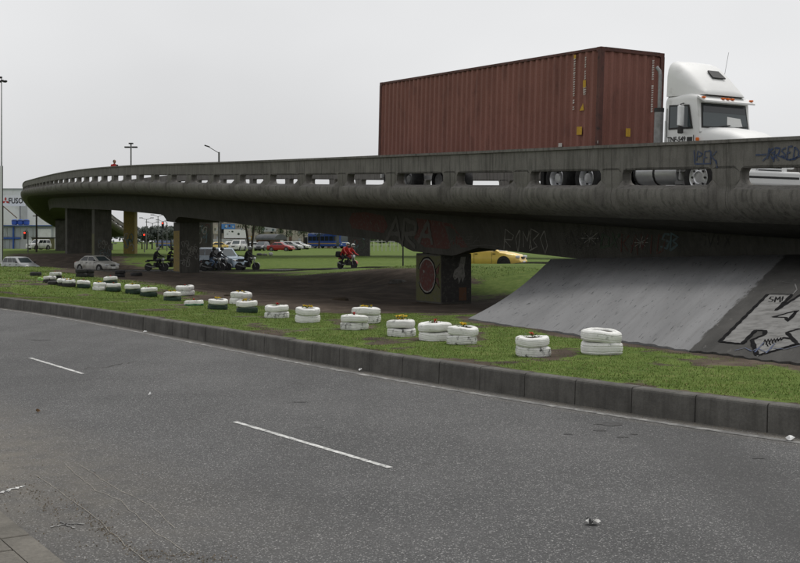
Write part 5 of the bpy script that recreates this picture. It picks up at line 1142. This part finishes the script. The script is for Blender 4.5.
mb = MB(); pole(mb, 0, 0, 0, zt_, .17, .07); mb.build('post', mat('galvanised', (.45, .46, .47), .6, (.36, .37, .38), 2), o); mb = MB(); mb.lathe([(.35, zt_-.6), (.4, zt_-.6), (.4, zt_-.5), (.35, zt_-.5)], (0, 0, 0), 'Z', 14); mb.build('ring', M_dark, o)
for k in range(6): a = k/6*6.283; mb = MB(); mb.bbox((.55*math.cos(a), .55*math.sin(a), zt_-.55), (.4, .34, .22), .05, rz=a); mb.build('floodlight', M_dark, o)
mb = MB(); mb.bbox((-.15, 0, zt_-.05), (.45, .3, .25), .05); mb.build('floodlight', M_dark, o)
p = put(1.2, 112); o = thing('sign_post', 'pale twin-edged sign column at the left edge below the light mast', 'sign column', p); zt_ = at(1, 166, 112).z-p.z
mb = MB(); mb.box((0, 0, zt_/2-.1), (.2, .12, zt_+.2)); mb.build('panel', M_paper, o)
for sg in (-1, 1): mb = MB(); mb.box((sg*.13, 0, zt_/2-.1), (.06, .14, zt_+.24)); mb.build('edge_post', M_dark, o)
for px, d, ytop, lab in ((221, 100, 218, 'thin dark post left of the tree with two stems'), (403, 80, 238, 'thin dark post standing in grass left of the mural pier')):
    p = put(px, d); h = at(px, ytop, d).z-p.z; o = thing('post', lab, 'post', p, 0, 'thin dark posts'); mb = MB(); pole(mb, 0, 0, 0, h, .055, .05); mb.build('shaft', M_dark, o); mb = MB(); mb.box((0, -.04, h-.25), (.5, .03, .4)); mb.build('sign_plate', M_pole, o)
def traffic_light(px, d, ytop, label, arm=0.):
    p = put(px, d); h = at(px, ytop, d).z-p.z; o = thing('traffic_light', label, 'traffic light', p, 0, 'traffic lights'); mb = MB(); pole(mb, 0, 0, 0, h, .07, .06)
    if arm: mb.tube([(0, 0, h-.05), (arm*.5, 0, h+.25), (arm, 0, h+.1)], .05, 6)
    mb.build('post', M_pole, o); hx = arm; mb = MB(); mb.bbox((hx, -.05, h-.4), (.34, .26, .95), .04); hs_ = mb.build('signal_head', M_dark, o)
    for k, m in enumerate((M_redl, M_dark, M_dark)):
        mb = MB(); mb.lathe([(.001, 0), (.11, 0), (.11, .02)], (0, 0, 0), 'Y', 12); l = mb.build('lens', mat('lit_red', (.9, .05, .03), .4) if k == 0 else m, hs_); l.location = (hx, -.2, h-.1-.3*k)
        if k == 0: b_ = l.data.materials[0].node_tree.nodes['Principled BSDF']; b_.inputs['Emission Color'].default_value = (1, .06, .03, 1); b_.inputs['Emission Strength'].default_value = 1.5
traffic_light(144.5, 140, 234, 'traffic light with red lamp lit, lower of two beyond the left arch of the viaduct'); traffic_light(167, 160, 222.5, 'taller traffic light on a curved arm beyond the left arch of the viaduct', -.6); traffic_light(28, 135, 232, 'traffic light with red lamp lit before the blue glass building', -.35)

for k, (px, yt, d) in enumerate(((146.5, 219, 190), (152.5, 223, 200), (158, 216, 185), (163, 221, 195))):
    p = put(px, d); h = at(px, yt, d).z-p.z; o = thing('far_lamp', '%s of four thin lamp posts seen through the left arch of the viaduct' % ('leftmost', 'second', 'third', 'rightmost')[k], 'street lamp', p, 0, 'thin lamp posts through the left arch'); mb = MB(); pole(mb, 0, 0, 0, h, .08, .06); mb.build('post', M_pole, o)
    for sg in (-1, 1): mb = MB(); mb.tube([(0, 0, h-.1), (sg*.7, 0, h+.15)], .04, 5); mb.build('arm', M_pole, o); mb = MB(); mb.bbox((sg*.95, 0, h+.2), (.6, .2, .12), .03); mb.build('lamp_head', M_dark, o)

# ------------------------------------------------------------------ buildings
M_bwhite = mat('painted_wall_white', (.74, .75, .76), .8, (.68, .69, .7), .4, dirt=(.58, .58, .57), dscale=.5); M_bblue = mat('cobalt_steel', (.03, .08, .3), .5, (.04, .1, .34), 2); M_bgrey = mat('grey_cladding', (.46, .47, .48), .7, (.4, .41, .42), .8); M_bglass = mat('shop_glass', (.34, .37, .39), .1, (.3, .33, .35), .5, spec=.6); M_brown = mat('brown_wall', (.1, .06, .045), .8, (.14, .085, .06), 2); M_cream = mat('cream_wall', (.46, .42, .35), .85, (.36, .33, .28), .6, dirt=(.2, .18, .16), dscale=1.1); M_slate = mat('slate_roof', (.06, .065, .07), .7, (.09, .095, .1), 1.5); M_khaki = mat('khaki_wall', (.1, .1, .05), .85, (.14, .13, .07), 1)
M_pblue = mat('print_blue', (.08, .22, .5), .6); M_pred = mat('print_red', (.45, .05, .04), .6); M_sky2 = M_pblue
D1 = 205.; S1 = D1/F
g0 = put(28, D1); bl = thing('showroom', 'blue framed glass showroom with white upper block at far left', 'building', (0, 0, 0))
X = lambda px, d=D1: (px-400)/F*d
Z = lambda py, d=D1: CAMZ+(HOR-py)/F*d
def slab(name, m, x0, x1, z0, z1, y0, y1, parent): mb = MB(); mb.box(((x0+x1)/2, (y0+y1)/2, (z0+z1)/2), (x1-x0, y1-y0, z1-z0)); return mb.build(name, m, parent)
zg = gz(X(28), D1)-.3
slab('wall', M_bgrey, X(-30), X(54), zg, Z(226), D1+.3, D1+12, bl)
slab('roof_slab', M_bblue, X(-32), X(56), Z(226), Z(225.1), D1-.6, D1+12.5, bl)
for k in range(11):
    x0 = X(-20+k*6.6); w = slab('window', M_bglass, x0+.1, x0+1.1, Z(236.5), Z(228), D1+.2, D1+.34, bl); 
    slab('mullion', M_bgrey, x0-.06, x0+.06, Z(236.5), Z(228), D1+.1, D1+.3, w)
for px in (-12, 13.5): slab('column', M_bblue, X(px)-.12, X(px)+.12, zg, Z(227), D1-.2, D1+.1, bl)
slab('beam', M_bblue, X(-20), X(20.5), Z(239), Z(237.3), D1-.12, D1+.2, bl)
for px in (2, 7, 17, 30, 36): slab('shop_window', M_bglass if px < 25 else M_bwhite, X(px-2.2), X(px+2.2), zg+.2, Z(240), D1+.15, D1+.32, bl)
slab('side_wing', M_bwhite, X(38), X(51), Z(241), Z(229), D1+.05, D1+.33, bl)
slab('upper_block', M_bwhite, X(-40, 226), X(60, 226), Z(228, 226), Z(189, 226), 226, 245, bl)
slab('upper_panel', M_bgrey, X(20, 226), X(27, 226), Z(224, 226), Z(197, 226), 225.8, 226.1, bl)
slab('parapet_line', M_bgrey, X(-40, 226), X(60, 226), Z(189.3, 226), Z(188.3, 226), 225.7, 245, bl)
sgn = thing('sign_board', 'white roof sign board with black lettering and red three-diamond emblem', 'sign', (0, 0, 0)); D2 = 213.
slab('board', M_paper, X(-12, D2), X(25, D2), Z(206, D2), Z(195.5, D2), D2, D2+.2, sgn)
for px in (-5, 20): slab('leg', M_pole, X(px, D2)-.08, X(px, D2)+.08, Z(225, D2), Z(206, D2), D2+.05, D2+.15, sgn)
me = text_mesh('FUSO', 1.5, .01, .03); me.materials.append(M_dark); t = link('lettering', me, sgn); t.rotation_euler = (R(90), 0, 0); t.location = (X(15.8, D2), D2-.03, Z(201, D2)); t.scale = (2.75/max(.1, t.dimensions.x), 1, 1)
for k, (dx, dz) in enumerate(((0, .4), (-.35, -.2), (.35, -.2))):
    c = (X(5.6, D2)+dx, Z(201, D2)+dz); rot = (0, R(120), R(-120))[k]; mb = MB(); mb.add([(c[0]+x*math.cos(rot)-z*math.sin(rot), D2-.03, c[1]+x*math.sin(rot)+z*math.cos(rot)) for x, z in ((0, -.4), (.23, 0), (0, .4), (-.23, 0))], [(0, 1, 2, 3)]); mb.build('emblem_diamond', M_pred, sgn)
for px, lab in ((9, 'leftmost blue water tank on the showroom roof'), (15, 'middle blue water tank on the showroom roof'), (21, 'rightmost blue water tank on the showroom roof')):
    o = thing('water_tank', lab, 'water tank', (X(px), D1+3, Z(224.6)), 0, 'blue water tanks'); mb = MB(); mb.lathe([(.001, 0), (.42, 0), (.52, .1), (.56, .75), (.5, .84), (.51, .92), (.3, 1.02), (.001, 1.05)], (0, 0, 0), 'Z', 16); mb.build('barrel', M_bblue, o, 40); mb = MB(); mb.lathe([(.57, .7), (.6, .75), (.57, .8)], (0, 0, 0), 'Z', 16); mb.build('rim', M_dark, o)
o = thing('loading_boom', 'reddish boom slanting down over the showroom roof', 'boom', (0, 0, 0)); mb = MB(); mb.tube([at(3, 206, 202), at(17, 218, 202)], .09, 6); mb.build('boom', M_brown, o); mb = MB(); mb.tube([at(3, 206, 202), at(3, 206, 202)-Vector((0, 0, at(3, 206, 202).z-.2))], .1, 6); mb.build('mast', M_pole, o)
o = thing('boundary_wall', 'dark khaki wall behind the white utility vehicle', 'wall', (0, 0, 0)); slab('panel', M_khaki, X(32, 196), X(54, 196), zg, Z(238.3, 196), 196, 196.4, o); slab('coping', M_dark, X(31.5, 196), X(54.5, 196), Z(238.5, 196), Z(237.3, 196), 195.9, 196.5, o)
p = put(36.5, 140); o = thing('utility_pole', 'wooden utility pole right of the showroom', 'pole', p); mb = MB(); pole(mb, 0, 0, 0, at(36, 214, 140).z-p.z, .13, .1); mb.build('shaft', M_bark, o); mb = MB(); mb.box((0, 0, at(36, 216, 140).z-p.z), (.9, .1, .1)); mb.build('cross_arm', M_bark, o)
# shops and billboards seen below the deck
D3 = 235.; o = thing('market_hall', 'long cream market building covered in posters seen below the viaduct', 'building', (0, 0, 0)); zg3 = .1
slab('wall', M_cream, X(196, D3), X(345, D3), zg3, Z(214, D3), D3+.3, D3+25, o)
slab('roof', M_slate, X(195, D3), X(346, D3), Z(214, D3), Z(211, D3), D3-.5, D3+26, o)
slab('awning', M_bgrey, X(212, D3), X(246, D3), Z(243, D3), Z(239, D3), D3-1.5, D3+.29, o)
random.seed(5)
for k in range(30):
    px = 198+k*4.8+random.uniform(-1, 1); y1 = random.uniform(242, 245); w = random.uniform(2.0, 3.6); slab(random.choice(['window', 'shop_door']), random.choice([M_glass, M_bgrey, M_bglass, M_brown]), X(px, D3), X(px+w, D3), zg3+.1 if k % 2 else Z(245, D3), Z(y1-random.uniform(3, 6), D3), D3+.15, D3+.34, o)
    if k % 2: slab('upper_window', random.choice([M_glass, M_bglass, M_dark]), X(px, D3), X(px+w*.8, D3), Z(233, D3), Z(228, D3), D3+.15, D3+.34, o)
for k, (x0, x1, y0, y1, m, lab) in enumerate(((220.5, 235, 224, 229, M_pblue, 'blue hoarding on the market building'), (224, 246, 229.3, 238, M_paper, 'white hoarding with faint figures under the blue one'), (213, 220, 225, 234, M_cream, 'narrow pale hoarding beside the leaning pier'), (262, 276, 227, 231.5, M_bgrey, 'grey hoarding above the barrel-roofed kiosk'), (247.5, 252, 236, 239.5, M_ymark, 'small yellow sign behind the tree with two stems'))):
    b_ = thing('hoarding', lab, 'hoarding', (0, 0, 0)); d = D3-.6-.15*k; slab('panel', m, X(x0, d), X(x1, d), Z(y1, d), Z(y0, d), d, d+.12, b_)
    for j in range(6): xx = random.uniform(x0+.8, x1-2.2); yy = random.uniform(y0+.8, y1-2); mb = MB(); mb.lathe([(.001, 0), (random.uniform(.1, .28), 0)], (0, 0, 0), 'Y', 7); pr = mb.build('print', random.choice([M_sblue, M_bgrey, M_pole, M_bgrey, M_sgreen, M_sred]), b_); pr.location = (X(xx+.7, d), d-.02-.003*j, Z(yy+.6, d)); pr.scale = (1, 1, random.uniform(.6, 1.3))
    for q in (x0+.5, x1-.5): slab('leg', M_pole, X(q, d)-.06, X(q, d)+.06, .1, Z(y1, d), d+.02, d+.1, b_)
D4 = 195.; p = put(271, D4); o = thing('kiosk', 'barrel-roofed dark kiosk with brick red front', 'kiosk', p, R(-35))
mb = MB(); mb.box((0, 0, .9), (4.2, 3.0, 1.8)); mb.build('wall', M_brown, o)
mb = MB(); mb.loft([[(x, 1.65*math.cos(a), 1.75+.95*math.sin(a)) for a in np.linspace(0, math.pi, 11)] for x in (-2.3, 2.3)], True, False); mb.build('roof', M_slate, o)
mb = MB(); mb.box((2.12, .4, .85), (.06, .8, 1.6)); mb.build('door', M_paper, o); mb = MB(); mb.box((2.12, -.7, 1.2), (.06, .8, .7)); mb.build('window', M_glass, o)
for y in (-.1,): mb = MB(); mb.box((0, -1.52, 1.15), (2.2, .05, .8)); mb.build('window', M_glass, o)
# pale railings on the far side
for k, (x0, x1, y0, y1, d) in enumerate(((366, 398, 238.5, 249.5, 170),)):
    o = thing('railing', 'pale metal railing across the far grass left of the mural pier', 'railing', (0, 0, 0))
    for j in range(9): px = x0+(x1-x0)*j/8; b_ = put(px, d); mb = MB(); mb.tube([b_-Vector((0, 0, .2)), Vector((b_.x, b_.y, Z(239.5+.6*(j % 3), d)))], .05, 6); mb.build('post', M_cwht, o)
    for yy in (241.5, 245): mb = MB(); mb.tube([at(x0, yy, d), at(x1, yy, d)], .035, 6); mb.build('rail', M_cwht, o)
p = put(265, 120); o = thing('rag_heap', 'pale bundle lying on the grass right of the tree with two stems', 'bundle', p)
for k, (x, r_) in enumerate(((-.6, .2), (0, .17), (.62, .26))): mb = MB(); mb.lathe([(max(.002, r_*(1.7 if k < 2 else 1)*math.sin(math.pi*j/7)*(1+.15*math.sin(j*3+k))), r_*(1-math.cos(math.pi*j/7))*.75) for j in range(8)], (x, 0, -.03), 'Z', 10); mb.build('bundle', (M_pole, M_sgrey, M_cwht)[k], o, 60)
for px, py, s_, lab in ((397, 283, .28, 'small broken concrete block left of the mural pier'), (228, 296, .14, 'small dark clod on the dirt behind the white tyre planters'), (340, 300, .2, 'dark soil clod on the dirt under the viaduct')):
    g_ = on_ground(px, py); mb = MB(); n = 8; rings = []
    for z_, k_ in ((-.1, 1.1), (.25, 1), (.55, .6)): rings.append([(s_*k_*(1+.25*math.sin(j*2.1+px))*math.cos(j/n*6.283)*1.3, s_*k_*(1+.2*math.cos(j*1.7))*math.sin(j/n*6.283), s_*z_) for j in range(n)])
    mb.loft(rings); o = fixn(mb.build('rubble', M_kerb if 'concrete' in lab else M_soil)); o.location = g_; tag(o, lab, 'rubble')

# ------------------------------------------------------------------ trees
def leaf_cloud(mb, c, rx, ry, rz_, n, size, gap=.5):
    c = Vector(c); lobes = [(c+Vector((random.uniform(-.6, .6)*rx, random.uniform(-.6, .6)*ry, random.uniform(-.55, .6)*rz_)), random.uniform(.3, .55)) for _ in range(9)]
    for k in range(n):
        l, f = random.choice(lobes); v = Vector((random.gauss(0, 1), random.gauss(0, 1), random.gauss(0, 1))).normalized()*random.random()**.35
        p = l+Vector((v.x*rx*f, v.y*ry*f, v.z*rz_*f)); a = Vector((random.gauss(0, 1), random.gauss(0, 1), random.gauss(0, 1))).normalized(); b = a.orthogonal().normalized(); s_ = size*random.uniform(.6, 1.3)
        mb.add([p-a*s_, p+b*s_*.5, p+a*s_, p-b*s_*.5], [(0, 1, 2, 3)])
def tree(label, px, d, h, cr, leafm, n=1800, leaf=.14, stems=1, name='tree', group='trees beyond the viaduct'):
    p = put(px, d); o = thing(name, label, 'tree', p, 0, group)
    for k in range(stems):
        dx = (-.35, .25)[k] if stems == 2 else random.uniform(-.1, .1); mb = MB(); pts = [(dx*.1*k, 0, -.2), (dx*.25, .02, h*.15), (dx*1.1, .05, h*.42), (dx*1.6, 0, h*.6), (dx*2, 0, h*.8)]; mb.tube(pts, [.13, .11, .09, .06, .03] if stems == 2 else [.03*h, .026*h, .02*h, .014*h, .006*h], 8)
        for j in range(5): a = random.random()*6.28; b = Vector(pts[2]).lerp(Vector(pts[4]), j/5); mb.tube([b, b+Vector((math.cos(a)*cr*.4, math.sin(a)*cr*.4, h*.12)), b+Vector((math.cos(a)*cr*.7, math.sin(a)*cr*.7, h*.18))], [.03, .02, .01], 5)
        mb.build('trunk', M_bark, o, 50)
    mb = MB(); leaf_cloud(mb, (0, 0, h*.68), cr, cr, h*.34, n, leaf); stuff(mb.build('crown', leafm, o)); return o
tree('young tree with two thin leaning stems beyond the side road', 250.5, 96, 7.2, 1.9, M_leafd, 1500, .1, 2)
random.seed(21)
words_ = ['leftmost', 'second', 'third', 'fourth', 'fifth', 'sixth', 'seventh', 'rightmost']
for k, px in enumerate((142, 147, 152, 157, 162, 167, 171, 176)): tree('%s of the hazy trees seen through the left arch of the viaduct' % words_[k], px, 205+random.uniform(-10, 12), random.uniform(3.0, 4.6), random.uniform(1.6, 2.4), M_leafgrey, 900, .24, name='far_tree', group='hazy trees through the left arch')
for k, (px, h) in enumerate(((372, 3.4), (381, 2.6), (389, 3.0), (397, 2.4), (405, 3.2), (414, 2.8))): tree('%s low tree of the far hedge row left of the mural pier' % words_[k], px, 300+random.uniform(-15, 15), h, 2.2, M_leafd, 700, .25, name='far_tree', group='far hedge row')
for k, px in enumerate((259, 286, 304, 319, 336)): tree('%s street tree before the market building' % words_[k], px, 222, random.uniform(5.5, 7), 2.0, M_leafd, 700, .16, name='street_tree', group='street trees before the market')
mb = MB()
for k in range(26): leaf_cloud(mb, (-420+k*34+random.uniform(-9, 9), 560+random.uniform(-30, 40), 4.2+random.uniform(-1, 1)), 22, 12, random.uniform(3.2, 5.5), 260, 1.1)
stuff(tag(mb.build('distant_wood', M_leafgrey), 'far grey-green belt of trees along the horizon', 'trees'))
